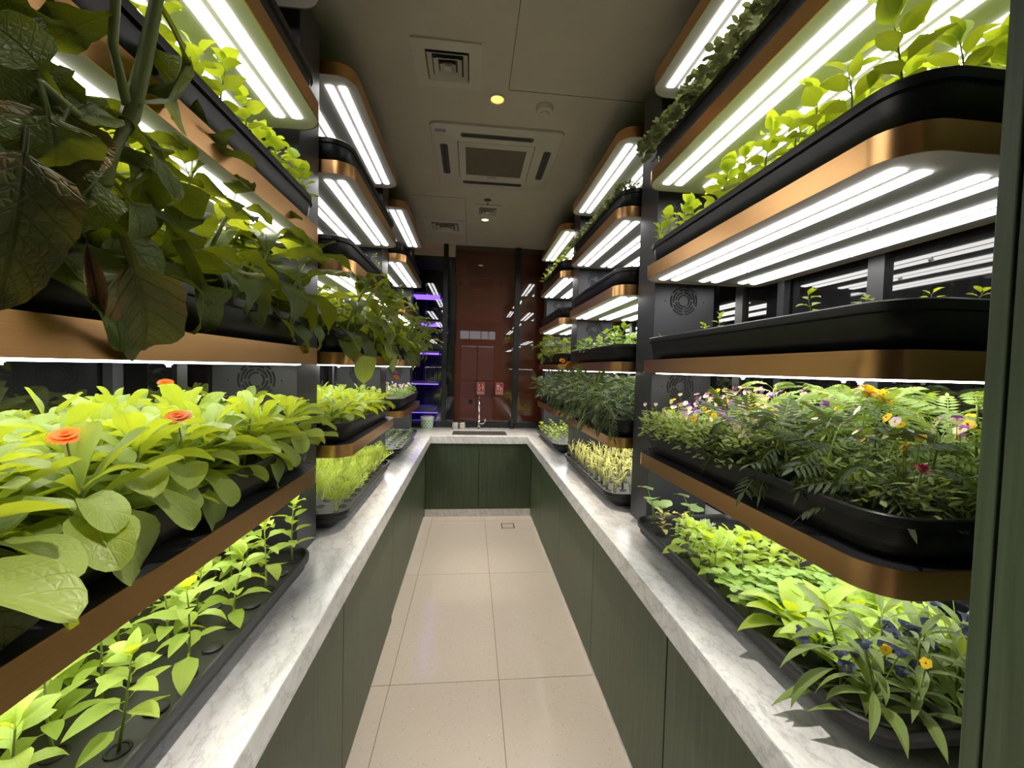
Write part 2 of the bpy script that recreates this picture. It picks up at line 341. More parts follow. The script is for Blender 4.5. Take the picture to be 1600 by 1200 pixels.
# ------------------------------------------------------------------ worktop and cabinets
def worktop():
    xs = [XL+.002, INL, -.21, .445, INR, XR-.002]; ys = [-.6, INB, 4.82, 5.15, YB-.036]
    solid = lambda i, j: not ((1 <= i <= 3 and j == 0) or (i == 2 and j == 2))
    bm = bmesh.new(); z0, z1 = ZW-.088, ZW; cache = {}
    def V(i, j, z):
        k = (i, j, z)
        if k not in cache: cache[k] = bm.verts.new((xs[i], ys[j], z))
        return cache[k]
    for i in range(5):
        for j in range(4):
            if not solid(i, j): continue
            bm.faces.new((V(i,j,z1), V(i+1,j,z1), V(i+1,j+1,z1), V(i,j+1,z1))); bm.faces.new((V(i,j,z0), V(i,j+1,z0), V(i+1,j+1,z0), V(i+1,j,z0)))
            for (di, dj, a, b) in ((-1,0,(i,j+1),(i,j)), (1,0,(i+1,j),(i+1,j+1)), (0,-1,(i,j),(i+1,j)), (0,1,(i+1,j+1),(i,j+1))):
                ni, nj = i+di, j+dj
                if 0 <= ni < 5 and 0 <= nj < 4 and solid(ni, nj): continue
                bm.faces.new((V(*a,z0), V(*b,z0), V(*b,z1), V(*a,z1)))
    bmesh.ops.recalc_face_normals(bm, faces=bm.faces[:])
    es = [e for e in bm.edges if e.calc_face_angle(0) > 1.0]
    bmesh.ops.bevel(bm, geom=es, offset=.006, segments=2, affect='EDGES', profile=.6)
    me = bpy.data.meshes.new('marble_worktop'); bm.to_mesh(me); bm.free(); me.materials.append(M['marble'])
    tag(obj('marble_worktop', me), 'white grey veined marble worktop running in a U round the aisle', 'worktop')
worktop()
ORD = ['zeroth', 'first', 'second', 'third', 'fourth', 'fifth', 'sixth', 'seventh', 'eighth', 'ninth', 'tenth', 'eleventh', 'twelfth', 'thirteenth', 'fourteenth']
def cabinet(label, wall, a, b, zb=.03):
    g = .0022; c = thing('base_cabinet', label, 'cabinet', group='green base cabinets')
    zt = ZW-.092
    if wall == 'L':
        obj('body', box_mesh('body', XL+.01, DL-.022, a+.001, b-.001, .0, zt, M['hole']), c); obj('door', box_mesh('door', DL-.02, DL, a+g, b-g, zb, zt, M['wood'], .0015), c)
        obj('plinth', box_mesh('plinth', DL-.021, DL-.012, a, b, 0, zb-.002, M['marble']), c)
    elif wall == 'R':
        obj('body', box_mesh('body', DR+.022, XR-.01, a+.001, b-.001, .0, zt, M['hole']), c); obj('door', box_mesh('door', DR, DR+.02, a+g, b-g, zb, zt, M['wood'], .0015), c)
        obj('plinth', box_mesh('plinth', DR+.002, DR+.02, a, b, 0, zb-.003, M['marble']), c)
    else:
        obj('body', box_mesh('body', a+.001, b-.001, DB+.022, YB-.05, 0, zt if False else .60, M['hole']), c); obj('door', box_mesh('door', a+g, b-g, DB, DB+.02, .092, zt, M['wood'], .0015), c)
for lab, a, b, zb in (('near left green cabinet nearest the viewer', -.6, 1.72, .006), ('left green cabinet second from the viewer', 1.72, 2.80, .006), ('left green cabinet third from the viewer', 2.80, 3.60, .05),
                      ('narrow left green cabinet next to the corner', 3.60, 4.31, .05), ('green filler panel in the far left corner', 4.31, DB-.002, .05)):
    cabinet(lab, 'L', a, b, zb)
for lab, a, b in (('right green cabinet nearest the viewer with dark gap', -.6, 1.393), ('right green cabinet second from the viewer', 1.397, 2.297), ('right green cabinet third from the viewer', 2.297, 3.20), ('right green cabinet fourth from the viewer', 3.20, 4.10), ('right green cabinet in the far corner', 4.10, DB-.002)):
    cabinet(lab, 'R', a, b, .028)
cabinet('far green cabinet under the sink, left of its centre seam', 'B', DL+.0, .114); cabinet('far green cabinet under the sink, right of its centre seam', 'B', .114, DR)
struct('baseboard_back', box_mesh('baseboard', DL, DR, DB-.002, DB+.02, 0, .088, M['marble']), 'marble skirting under the far cabinets')
# tall green panel at the right edge
tp = thing('tall_panel', 'tall dark green wooden panel standing at the right edge', 'panel', (0, 0, 0))
obj('edge_strip', box_mesh('edge_strip', .79, 1.40, .533, .557, ZW+.001, ZC-.002, M['wood'], .002), tp)
obj('board', box_mesh('board', .792, 1.40, .02, .5295, ZW+.001, ZC-.002, M['wood'], .002), tp)
obj('joint', box_mesh('joint', .80, 1.39, .5295, .533, ZW+.002, ZC-.003, M['hole']), tp)

# ------------------------------------------------------------------ racks, lamps and planters
SH = [1.32, 1.7475, 2.175, 2.6025, 3.03]
TH = .058
FL_, FR_ = -.55, .79
DEP = .60
RACKS = {'L1': ('L', .42, 1.60, 1.69, 1.895), 'L2': ('L', 1.93, 3.08, 3.17, 3.385), 'L3': ('L', 3.42, 4.58, 4.67, 4.86),
         'R1': ('R', .69, 1.88, 1.96, 2.165), 'R2': ('R', 2.20, 3.36, 3.45, 3.655), 'R3': ('R', 3.69, 4.85, 4.94, 5.12)}
RN = {'L1': 'near left', 'L2': 'middle left', 'L3': 'far left', 'R1': 'near right', 'R2': 'middle right', 'R3': 'far right'}
def shelf_meshes(length):
    L = length; R = .085
    # local frame: x from 0 (front) to DEP (back), y 0..L, z 0 = underside
    b = MB(); b.loft([rr(.002, DEP, .002, L-.002, R, .012), rr(.002, DEP, .002, L-.002, R, TH-.001)], True, False, True)
    house = smooth_by_angle(b.mesh('lamp_shelf', M['house']))
    t = MB(); o0 = rr(0, DEP, 0, L, R, 0, 8); i0 = rr(.003, DEP-.003, .003, L-.003, R-.003, 0, 8)
    up = lambda l, z: [(x, y, z) for x, y, _ in l]
    t.loft([up(i0, .012), up(i0, 0), up(o0, 0), up(o0, TH), up(i0, TH), up(i0, TH-.006)])
    trim = smooth_by_angle(t.mesh('copper_trim', M['copper']), 50)
    r = MB(); r.loft([rr(.004, DEP-.004, .004, L-.004, R-.004, .011), rr(.004, DEP-.004, .004, L-.004, R-.004, .001)], True, True, True)
    refl = r.mesh('reflector', M['white'])
    tb = MB(); n = 8; lp = []
    for y, rad in ((.075, .004), (.078, .0088), (L-.078, .0088), (L-.075, .004)): lp.append([(rad*2.05*math.cos(2*PI*k/n), y, rad*.40*math.sin(2*PI*k/n)) for k in range(n)])
    tb.loft(lp, True, True, True); tube = smooth_by_angle(tb.mesh('lamp_tube', M['tube']), 50)
    c = MB(); c.box(-.004, .004, -.004, .004, -.006, .014); c.box(-.009, .009, -.003, .003, 0, .004); clip = c.mesh('clip', M['clip'])
    return house, trim, refl, tube, clip
TUBES = (.070, .128, .262, .320, .452, .510)
def planter_meshes(name, L, D, H, R=.10, low=False):
    P = [(-.100, 0), (-.085, .004), (-.066, .016), (-.040, .040), (-.018, .064), (-.009, H-.024), (-.0005, H-.022), (0, H-.018), (0, H-.003), (-.003, H), (-.010, H)] if low else [(-.055, 0), (-.034, .006), (-.019, .022), (-.012, .048), (-.0095, .070), (-.009, H-.024), (-.0005, H-.022), (0, H-.018), (0, H-.003), (-.003, H), (-.010, H)]
    b = MB(); b.loft([rr(0, D, 0, L, R, z, 7, o) for o, z in P[:6]], True, True, False); body = smooth_by_angle(b.mesh('body', M['black']), 40)
    b = MB(); b.loft([rr(0, D, 0, L, R, z, 7, o) for o, z in ((-.0095, H-.025), *P[6:], (-.013, H-.003), (-.016, H-.03))]); rim = smooth_by_angle(b.mesh('rim', M['black']), 40)
    b = MB(); b.loft([rr(0, D, 0, L, R, z, 7, -.014) for z in (H-.05, H-.022)], True, False, True); top = b.mesh('growing_board', M['soil'])
    return body, rim, top
_cache = {}
def shelf_set(L):
    k = round(L, 3)
    if k not in _cache: _cache[k] = shelf_meshes(L)
    return _cache[k]
def planter_set(L, low=False):
    k = ('p', round(L, 3), low)
    if k not in _cache: _cache[k] = planter_meshes('planter', L, .56, .10, .10, low)
    return _cache[k]
def fan_mesh():
    b = MB()
    for r, seg, gap in ((.028, 3, .25), (.041, 4, .22), (.054, 5, .2), (.067, 6, .18)):
        for s in range(seg):
            a0 = 2*PI*s/seg + gap/2 + r*40; a1 = 2*PI*(s+1)/seg - gap/2 + r*40; n = 8; o = []; i = []
            for k in range(n+1):
                a = a0+(a1-a0)*k/n; o.append((math.cos(a)*(r+.0036), 0, math.sin(a)*(r+.0036))); i.append((math.cos(a)*(r-.0036), 0, math.sin(a)*(r-.0036)))
            b.loft([[(x, -.0012, z) for x, _, z in o], [(x, -.0012, z) for x, _, z in i]], False)
            b.loft([[(x, .001, z) for x, _, z in o], [(x, -.0012, z) for x, _, z in o]], False)
    return b.mesh('fan_grille', M['hole'])
FAN = fan_mesh()
screw = MB().lathe([(.0035, 0), (.0035, .0015)], 8).mesh('screw', M['hole'])
for rk, (sd, ya, yb, pa, pb) in RACKS.items():
    s = 1 if sd == 'R' else -1; F = FR_ if sd == 'R' else FL_
    rack = thing('grow_rack', f'{RN[rk]} black plant rack with copper-edged shelves and white lamp tubes', 'plant rack', group='lit plant racks')
    L = yb-ya; house, trim, refl, tube, clip = shelf_set(L)
    for z in SH:
        m = Matrix.Translation((F, ya, z))
        if s < 0: m = Matrix.Translation((F, yb, z)) @ Matrix.Rotation(PI, 4, 'Z')
        so = obj('lamp_shelf', house, rack, m)
        obj('copper_trim', trim, so); obj('reflector', refl, so)
        for x in TUBES: obj('lamp_tube', tube, so, (x, 0, -.0015))
        for x, y in ((.30, .30*L), (.30, .72*L), (.485, .5*L)): obj('clip', clip, so, (x, y, -.012))
    P0 = (.895, 1.21) if s > 0 else (-1.0, -.68)
    po = obj('post', box_mesh('post', P0[0], P0[1], pa, pb, ZW+.001, 3.20, M['post'], .004), rack)
    seamx = (P0[0]+.032) if s > 0 else (P0[1]-.032)
    for i, z in enumerate(SH[:4]):
        zc = z + .36 if i else z+.36
        obj('fan_grille', FAN, po, (.5*(P0[0]+P0[1])-.005*s, pa-.0008, z+.362))
        for dx in (-.1, .1): obj('screw', screw, po, Matrix.Translation((.5*(P0[0]+P0[1])+dx, pa, z+.36)) @ Matrix.Rotation(PI/2, 4, 'X'))
    obj('fan_grille', FAN, po, (.5*(P0[0]+P0[1]), pa-.0008, ZW+.30))
    # rear uprights that carry the shelves
    xb = (F+s*DEP) if s > 0 else (F-DEP)
    for y in (ya+.12, yb-.16):
        obj('upright', box_mesh('upright', min(xb, xb+s*.03), max(xb, xb+s*.03), y, y+.04, ZW+.001, 3.10, M['post']), rack)
TIER = ['worktop tray', 'lowest planter', 'second planter', 'third planter', 'top planter']
TRAY = {}          # (rack, tier) -> front x, sign, y0, y1, board z
for rk, (sd, ya, yb, pa, pb) in RACKS.items():
    s = 1 if sd == 'R' else -1; F = FR_ if sd == 'R' else FL_
    L = yb-ya
    for t in range(5):
        body, rim, top = planter_set(L, t == 0)
        z = ZW+.0005 if t == 0 else SH[t-1]+TH+.0005
        off = .015 if t else (-.010 if s > 0 else .018)
        x = F + s*off
        m = Matrix.Translation((x, ya, z)) if s > 0 else Matrix.Translation((x, yb, z)) @ Matrix.Rotation(PI, 4, 'Z')
        p = tag(obj('seed_tray' if t == 0 else 'planter', None), f'black rounded {"tray on the marble" if t == 0 else "trough"}, {TIER[t]} of {RN[rk]} rack', 'tray' if t == 0 else 'planter', 'black planting trays')
        p.matrix_basis = m
        obj('body', body, p); obj('rim', rim, p); obj('growing_board', top, p)
        TRAY[rk, t] = (x, s, ya, yb, z+.078, p)

# ------------------------------------------------------------------ leaf and flower meshes
def ovate(t): return math.sin(PI*min(1, t)**.72)**.85 if 0 < t < 1 else 0
def spat(t):
    if t <= .08: return .17
    if t >= .999: return 0
    q = (t-.08)/.92
    return .17+.83*math.sin(PI/2*q/.66)**2.0 if q < .66 else math.sqrt(max(0, 1-((q-.66)/.34)**2.2))
def lanc(t): return math.sin(PI*t**.85)**1.1 if 0 < t < 1 else 0
def roundp(t): return math.sqrt(max(0, 1-(2*t-1)**2))
def cord(t): return (math.sin(PI*t**.55)**.8) if 0 < t < 1 else 0
def leaf_mesh(name, L, W, prof, bend, fold, wave, mat, seed=0, nu=9, nv=4, pet=0.0, petbend=0.0, serr=0.0, pw=.035, power=1.0):
    """blade along +Y, face up +Z; pet = share of the length that is stalk"""
    r = random.Random(seed); V = []; U = []; Fc = []
    n = nu + (3 if pet else 0); y = z = 0.0; ang = 0.0; ph = r.uniform(0, 6); ds = 1.0/n
    ts = []
    if pet: ts = [pet*k/3 for k in range(3)] + [pet + (1-pet)*(1-(1-k/nu)**1.45) for k in range(nu+1)]
    else: ts = [1-(1-k/nu)**1.45 for k in range(nu+1)]
    prev = 0.0
    for i, t in enumerate(ts):
        d = (t-prev)*L; prev = t
        if pet and t <= pet: ang = petbend*(t/pet) if pet else 0
        else:
            tb = (t-pet)/(1-pet); ang = petbend + bend*tb**power
        y += d*math.cos(ang); z -= d*math.sin(ang)
        tb = (t-pet)/(1-pet) if t > pet else 0
        hw = W/2*prof(tb) if t > pet else 0
        hw = max(hw, W*pw*(1 if t < .9 else (.0 if t >= .999 else .3)))
        if serr and tb > 0: hw *= 1+serr*(1 if i % 2 else -1)*.5
        c, s = math.cos(ang), math.sin(ang)
        tw = wave*math.sin(tb*5+ph)*.4
        for j in range(nv+1):
            q = 2*j/nv-1
            h = fold*abs(q)**1.3*hw + wave*abs(q)*math.sin(tb*11+ph+q*2.2)*W*.5 + tw*q*hw
            V.append((q*hw, y + h*s, z + h*c)); U.append((j/nv, tb))
    for i in range(len(ts)-1):
        for j in range(nv):
            a = i*(nv+1)+j; Fc.append((a, a+1, a+nv+2, a+nv+1))
    me = mesh(name, V, Fc, mat, True, U); TIP[me.name] = (Vector((0, y, z)), Vector(V[len(V)//2])); return me
TIP = {}
def leaf_set(name, n, L, W, prof, bends, fold, wave, mat, **kw):
    return [leaf_mesh(name, L*(1+.1*math.sin(k*2.1)), W*(1+.12*math.sin(k*1.3)), prof, bends[k % len(bends)], fold, wave, mat, seed=k*7+3, **kw) for k in range(n)]
def pinnate_mesh(name, L, mat, pairs=6, ll=.30, lw=.075, bend=.9, seed=0, stem=M['stem']):
    r = random.Random(seed); V = []; U = []; Fc = []; fm = []
    pts = []
    for k in range(13):
        t = k/12; a = bend*t; pts.append((t, a))
    y = z = 0; pos = []
    for k, (t, a) in enumerate(pts):
        if k: y += L/12*math.cos(a); z -= L/12*math.sin(a)
        pos.append((y, z, a))
    def at(t):
        f = t*12; i = min(11, int(f)); g = f-i
        return tuple(pos[i][q]*(1-g)+pos[i+1][q]*g for q in range(3))
    # rachis
    b0 = len(V)
    for k in range(0, 13, 2):
        yy, zz, a = pos[k]; w_ = .0022*(1-.6*k/12)
        V += [(-w_, yy, zz), (w_, yy, zz)]; U += [(.5, k/12)]*2
    for k in range(6): Fc.append((b0+2*k, b0+2*k+1, b0+2*k+3, b0+2*k+2)); fm.append(1)
    def leaflet(t, side, ln):
        yy, zz, a = at(t); fx = side*math.sin(.95); fy = math.cos(.95)
        if side == 0: fx, fy = 0, 1
        d = Vector((fx, fy*math.cos(a), -fy*math.sin(a)-.15*abs(side))).normalized(); p = d.cross(Vector((0, 0, 1))).normalized()
        o = Vector((0, yy, zz)); b = len(V); W_ = L*lw*.5*(.8+.4*r.random())
        up = Vector((0, 0, .25*W_)); dr = -.22*ln
        for (u, wv) in ((0, .15), (.35, 1.0), (.7, .75), (1.0, .02)):
            c = o + d*ln*u + Vector((0, 0, dr*u*u))
            for q in (-1, 0, 1): V.append(tuple(c + p*q*W_*wv + (up if q else Vector()))); U.append((q*.5+.5, u))
        for i in range(3):
            for j in range(2): a_ = b+i*3+j; Fc.append((a_, a_+1, a_+4, a_+3)); fm.append(0)
    for k in range(pairs):
        t = .28+.66*k/(pairs-1 if pairs > 1 else 1); ln = L*ll*math.sin(PI*(.3+.55*k/pairs))*(.9+.2*r.random())
        for sd in (-1, 1): leaflet(t, sd, ln)
    leaflet(.99, 0, L*ll*.9)
    me = mesh(name, V, Fc, [mat, stem], True, U, fm); TIP[me.name] = (Vector((0, pos[-1][0], pos[-1][1])), Vector((0, pos[6][0], pos[6][1]))); return me
def feather_mesh(name, H, mat, seed=0, n=10, spread=.35, wid=.0016, bend=.5):
    r = random.Random(seed); V = []; Fc = []
    def strip(a, b, w0, w1):
        a, b = Vector(a), Vector(b); d = b-a; p = d.cross(Vector((0.3, .2, 1))).normalized()
        k = len(V); V.extend([tuple(a-p*w0), tuple(a+p*w0), tuple(b+p*w1), tuple(b-p*w1)]); Fc.append((k, k+1, k+2, k+3))
    def spine(t): a = bend*t; return Vector((0, H*t*math.cos(a*.5), -H*t*math.sin(a*.5)))
    for k in range(6): strip(spine(k/6), spine((k+1)/6), wid*1.3, wid)
    for k in range(n):
        t = .42+.58*k/n; o = spine(t)
        for sd in (-1, 1):
            l = H*spread*(1.15-t)*(.8+.4*r.random()); d = Vector((sd*.8, .65, r.uniform(-.2, .4))).normalized()
            e = o+d*l; strip(o, e, wid*.8, wid*.5)
            for q in range(4):
                u = .35+.2*q; oo = o+d*l*u; e2 = oo+Vector((sd*r.uniform(-.1, .9), r.uniform(.2, 1), r.uniform(-.5, .7))).normalized()*l*.42; strip(oo, e2, wid*.9, wid*.5)
    return mesh(name, V, Fc, mat, False)
def daisy_mesh(name, R, mats, rings=((18, 1.0, .1), (16, .75, .4), (12, .45, .8))):
    b = MB()
    for n, rr_, el in rings:
        for k in range(n):
            a = 2*PI*k/n + rr_; d = Vector((math.cos(a)*math.cos(el), math.sin(a)*math.cos(el), math.sin(el))); p = Vector((-math.sin(a), math.cos(a), 0))
            w_ = R*rr_*PI/n*1.1; up = Vector((0, 0, 1))
            l = R*rr_
            b.add([d*l*.12-p*w_*.4, d*l*.12+p*w_*.4, d*l*.7+p*w_+up*l*.05, d*l*.7-p*w_+up*l*.05, d*l+p*w_*.4-up*l*.03, d*l-p*w_*.4-up*l*.03], [(0, 1, 2, 3), (3, 2, 4, 5)])
    b.lathe([(R*.02, R*.16), (R*.2, R*.12), (R*.26, 0), (R*.12, -R*.15)], 10, 1)
    return b.mesh(name, mats)
def pansy_mesh(name, R, upper, lower, centre):
    b = MB()
    def petal(a, l, w_, tilt, mi, z):
        o = [];
        for q in range(9):
            t = 2*PI*q/8; x = l*.5+l*.5*math.cos(t); y = w_*.5*math.sin(t)*(1.15-.2*math.cos(t))
            o.append((x*math.cos(a)-y*math.sin(a), x*math.sin(a)+y*math.cos(a), z+tilt*x))
        c = (l*.5*math.cos(a), l*.5*math.sin(a), z+tilt*l*.5+R*.05)
        b.add([c]+o[:8], [(0, 1+i, 1+(i+1) % 8) for i in range(8)], mi)
    petal(PI/2+.5, R, R*.9, .1, 0, -.001); petal(PI/2-.5, R, R*.9, .1, 0, -.001)
    petal(PI+.1, R*.9, R*.75, .08, 1, .0005); petal(-.1, R*.9, R*.75, .08, 1, .0005); petal(-PI/2, R*1.0, R*1.05, .05, 1, .001)
    b.lathe([(R*.16, .002), (R*.08, .004)], 6, 2)
    return b.mesh(name, [upper, lower, centre])
def pompon_mesh(name, R, mats):
    b = MB(); r = random.Random(5)
    for k in range(64):
        z = r.uniform(-.2, 1); a = k*2.4; q = math.sqrt(max(.02, 1-z*z)); d = Vector((q*math.cos(a), q*math.sin(a), z*.8)); p = Vector((-math.sin(a), math.cos(a), 0)); w_ = R*.22
        b.add([d*R*.3-p*w_*.4, d*R*.3+p*w_*.4, d*R+p*w_, d*R-p*w_], [(0, 1, 2, 3)])
    b.lathe([(R*.12, -R*.6), (R*.45, -R*.1), (R*.3, R*.3)], 8, 1)
    return b.mesh(name, mats)
def bell_mesh(name, R, mats):
    b = MB(); n = 10
    b.loft([[(R*q*(1+.16*(k % 2))*math.cos(2*PI*k/n), R*q*(1+.16*(k % 2))*math.sin(2*PI*k/n), R*h) for k in range(n)] for q, h in ((.15, -.9), (.45, -.7), (.55, -.2), (.95, .15))], True, True, False)
    b.lathe([(R*.22, -.6*R), (R*.1, .1*R)], 6, 1); return b.mesh(name, mats)

LV = dict(
    cal=leaf_set('leaf', 8, .17, .062, spat, (.3, .7, 1.1, 1.5), .50, .12, M['cal'], nu=11),
    calbig=leaf_set('leaf', 4, .19, .085, spat, (1.3, 1.9, 1.6), .25, .05, M['cal'], nu=10),
    egg=leaf_set('leaf', 8, .22, .105, cord, (.5, .9, 1.3, 1.7), .22, .15, M['egg'], nu=12, nv=6, pet=.28, petbend=.25, serr=.07),
    eggold=leaf_set('leaf', 4, .22, .13, cord, (.7, 1.0), .25, .12, M['eggold'], nu=14, nv=8, pet=.14, petbend=.3, serr=.06),
    dry=[leaf_mesh('leaf', .11, .03, lanc, .3, 1.6, .35, M['dry'], 4, 10, 4, pet=.1)],
    basil=leaf_set('leaf', 6, .068, .030, ovate, (.5, .9, 1.3), .30, .03, M['basil'], nu=6, pet=.18, petbend=-.2),
    basilround=leaf_set('leaf', 6, .064, .043, ovate, (.4, .8, 1.2), .25, .05, M['basil'], nu=6, pet=.15, petbend=-.2),
    herb=leaf_set('leaf', 6, .058, .032, ovate, (.4, .8, 1.2), .25, .06, M['herb'], nu=6, pet=.15, serr=.15),
    clover=leaf_set('leaf', 3, .028, .026, roundp, (.3, .5), .2, .02, M['clover'], nu=5),
    nast=leaf_set('leaf', 3, .072, .076, roundp, (.3, .5), .12, .04, M['nast'], nu=8, nv=6),
    coleus=leaf_set('leaf', 4, .065, .032, ovate, (.6, 1.1), .3, .10, M['coleus'], nu=8, pet=.15, serr=.2),
    lance=leaf_set('leaf', 6, .15, .030, lanc, (.6, 1.1, 1.7), .3, .05, M['lance'], nu=9, pet=.1),
    broad=leaf_set('leaf', 6, .12, .050, ovate, (.6, 1.1, 1.6), .3, .06, M['basil'], nu=8, pet=.15),
    mari=[pinnate_mesh('leaf', .15, M['mari'], 6, .32, .085, b, k) for k, b in enumerate((.4, .8, 1.2, 1.6))],
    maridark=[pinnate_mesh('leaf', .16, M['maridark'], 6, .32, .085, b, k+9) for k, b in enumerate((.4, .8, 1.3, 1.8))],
    frond=[feather_mesh('frond', .13, M['dill'], k, 8, .36, .0014, .3+.2*k) for k in range(4)],
    silver=[feather_mesh('frond', .08, M['silver'], k+20, 8, .4, .002, .6) for k in range(3)],
    sprig=leaf_set('leaf', 4, .032, .016, ovate, (.5, 1.0), .3, .05, M['herb'], nu=4, nv=2, pet=.2),
    sprigy=leaf_set('leaf', 4, .036, .020, ovate, (.5, 1.0), .3, .05, M['basil'], nu=4, nv=2, pet=.2),
    blade=leaf_set('blade', 4, .06, .007, lanc, (.3, .7, -.3), .4, .02, M['sprout'], nu=5, nv=2),
)
FLW = dict(cal=daisy_mesh('flower', .026, [M['orange'], M['orangec']]), orange=pompon_mesh('flower', .024, [M['gold'], M['stem']]), yellow=pompon_mesh('flower', .026, [M['yellow'], M['stem']]),
           v1=pansy_mesh('flower', .011, M['violet'], M['cream'], M['yellow']), v2=pansy_mesh('flower', .011, M['violet'], M['violet'], M['yellow']), v3=pansy_mesh('flower', .011, M['lilac'], M['cream'], M['yellow']),
           v4=pansy_mesh('flower', .011, M['yellow'], M['yellow'], M['orangec']), red=pompon_mesh('flower', .013, [M['pink'], M['stem']]), blue=bell_mesh('flower', .014, [M['blue'], M['stem']]), small=pansy_mesh('flower', .009, M['lilac'], M['lilac'], M['yellow']))
def RM(loc, az, el, roll=0.0, s=1.0):
    return Matrix.Translation(loc) @ Matrix.Rotation(az, 4, 'Z') @ Matrix.Rotation(el, 4, 'X') @ Matrix.Rotation(roll, 4, 'Y') @ Matrix.Scale(s, 4)
def aim(base, tip, nrm, L):
    """matrix that lays a leaf of length L from base to tip, upper face towards nrm"""
    b, t, n = Vector(base), Vector(tip), Vector(nrm); y = (t-b); s = y.length/L; y.normalize()
    x = y.cross(n).normalized(); z = x.cross(y); m = Matrix((x, y, z)).transposed().to_4x4() @ Matrix.Scale(s, 4); m.translation = b; return m
BOUND = None      # (front x, sign, back x, clear height) of the tray being planted
def place(root, me, p, az, el, roll, s):
    """a leaf that bends away from the board under it and the lamp above it"""
    m = RM(p, az, el, roll, s)
    if BOUND and me.name in TIP:
        F, sg, clear = BOUND; base = root.location
        for k in range(9):
            lo = hi = bk = False
            for q in TIP[me.name]:
                w_ = m @ q; inside = sg*(base.x + w_.x - F) > -.004
                if inside and w_.z < .006: lo = True
                if inside and w_.z > clear: hi = True
            if lo and not hi: el += .2
            elif hi: el -= .2; s *= .93
            else: break
            m = RM(p, az, el, roll, s)
        if lo and k == 8: return None
    return obj('leaf', me, root, m)
def U(a, b): return rnd.uniform(a, b)
def pick(k): return rnd.choice(LV[k])

# ------------------------------------------------------------------ kinds of plant: each returns its root
def p_rosette(root, key, n=13, h=.09, s=1.0, el0=72, el1=2, lean=(0, 0)):
    top = Vector((lean[0]*h, lean[1]*h, h))
    obj('stem', MB().tube([(0, 0, -.005), tuple(top*.5), tuple(top)], [.005*s, .0045*s, .003*s], 6).mesh('stem', M['stem'], True), root)
    for k in range(n):
        t = (k+.5)/n; az = k*2.4+U(-.3, .3); el = math.radians(el0+(el1-el0)*t**.8+U(-9, 9))
        p = top*(1-.75*t)
        place(root, pick(key), p, az, el, U(-.35, .35), s*(.62+.45*min(1, t*1.6))*U(.88, 1.12))
def p_stemmed(root, key, H, nodes, s=1.0, el0=55, el1=-25, r0=.008, lean=(0, 0), per=1, mat='stemd', t0=.12, topn=3, tops=.55):
    top = Vector((lean[0], lean[1], H)); midp = Vector((lean[0]*.3+U(-.01, .01), lean[1]*.3+U(-.01, .01), H*.5))
    q = lambda t: midp*(2*t*(1-t)) + top*(t*t)
    obj('stem', MB().tube([tuple(q(k/6) - Vector((0, 0, .006 if k == 0 else 0))) for k in range(7)], [r0*(1-.6*k/6) for k in range(7)], 6).mesh('stem', M[mat], True), root)
    az = U(0, 6)
    for k in range(nodes):
        t = t0+(1-t0)*(k/(nodes-.5)); az += 2.4 if per == 1 else PI/2
        for j in range(per):
            el = math.radians(el1+(el0-el1)*t+U(-12, 12))
            place(root, pick(key), q(t), az+j*2*PI/per+U(-.25, .25), el, U(-.3, .3), s*U(.8, 1.15)*(1-.25*t))
    for k in range(topn): place(root, pick(key), top, U(0, 6), math.radians(U(45, 80)), 0, s*tops*U(.8, 1.2))
    return top
def p_fronds(root, key, n, h, el=(50, 88), s=1.0):
    for k in range(n):
        obj('frond', pick(key), root, RM((U(-.004, .004), U(-.004, .004), -.003), k*2.4+U(-.4, .4), math.radians(U(*el)), U(-1, 1), s*U(.75, 1.15)))
def p_sticks(root, n, s=1.0):
    b = MB()
    for k in range(n):
        a = U(0, 6); d = U(.005, .03); h = U(.06, .11)*s
        b.tube([(math.cos(a)*.004, math.sin(a)*.004, -.004), (math.cos(a)*d*.5, math.sin(a)*d*.5, h*.6), (math.cos(a)*d, math.sin(a)*d, h)], [.0028, .0024, .0016], 5)
        obj('blade', pick('blade'), root, RM((math.cos(a)*d, math.sin(a)*d, h), a-PI/2+U(-.5, .5), math.radians(U(20, 80)), U(-1, 1), U(.7, 1.2)*s))
        if rnd.random() < .7: obj('blade', pick('blade'), root, RM((math.cos(a)*d*.6, math.sin(a)*d*.6, h*.65), a+U(-2, 2), math.radians(U(10, 60)), U(-1, 1), U(.6, 1.0)*s))
    obj('stem', b.mesh('stem', M['sprout'], True), root)
def clump_mesh(seed, n, R, H, L, W, mat, prof=ovate, curl=.9):
    r = random.Random(seed); V = []; U_ = []; Fc = []
    for k in range(n):
        a = r.uniform(0, 2*PI); q = R*math.sqrt(r.random()); h = H*(r.random()**.6)*(1-.45*(q/R)**2)
        o = Vector((q*math.cos(a), q*math.sin(a), h)); az = a+r.uniform(-1.2, 1.2); el = r.uniform(-.3, 1.1); l = L*r.uniform(.7, 1.3); w_ = W*r.uniform(.7, 1.3)
        d = Vector((math.cos(az)*math.cos(el), math.sin(az)*math.cos(el), math.sin(el))); p = Vector((-math.sin(az), math.cos(az), r.uniform(-.4, .4))).normalized(); up = p.cross(d)
        b = len(V)
        for u in (0, .35, .7, 1):
            c = o+d*l*u - up*curl*l*.3*u*u*(-1 if up.z < 0 else 1); hw = w_*.5*(.12 if u == 0 else prof(u) if u < 1 else .05)
            for s_ in (-1, 0, 1): V.append(tuple(c+p*s_*hw+up*(.25*hw if s_ else 0))); U_.append((s_*.5+.5, u))
        for i in range(3):
            for j in range(2): x = b+i*3+j; Fc.append((x, x+1, x+4, x+3))
    return mesh('foliage', V, Fc, mat, True, U_)
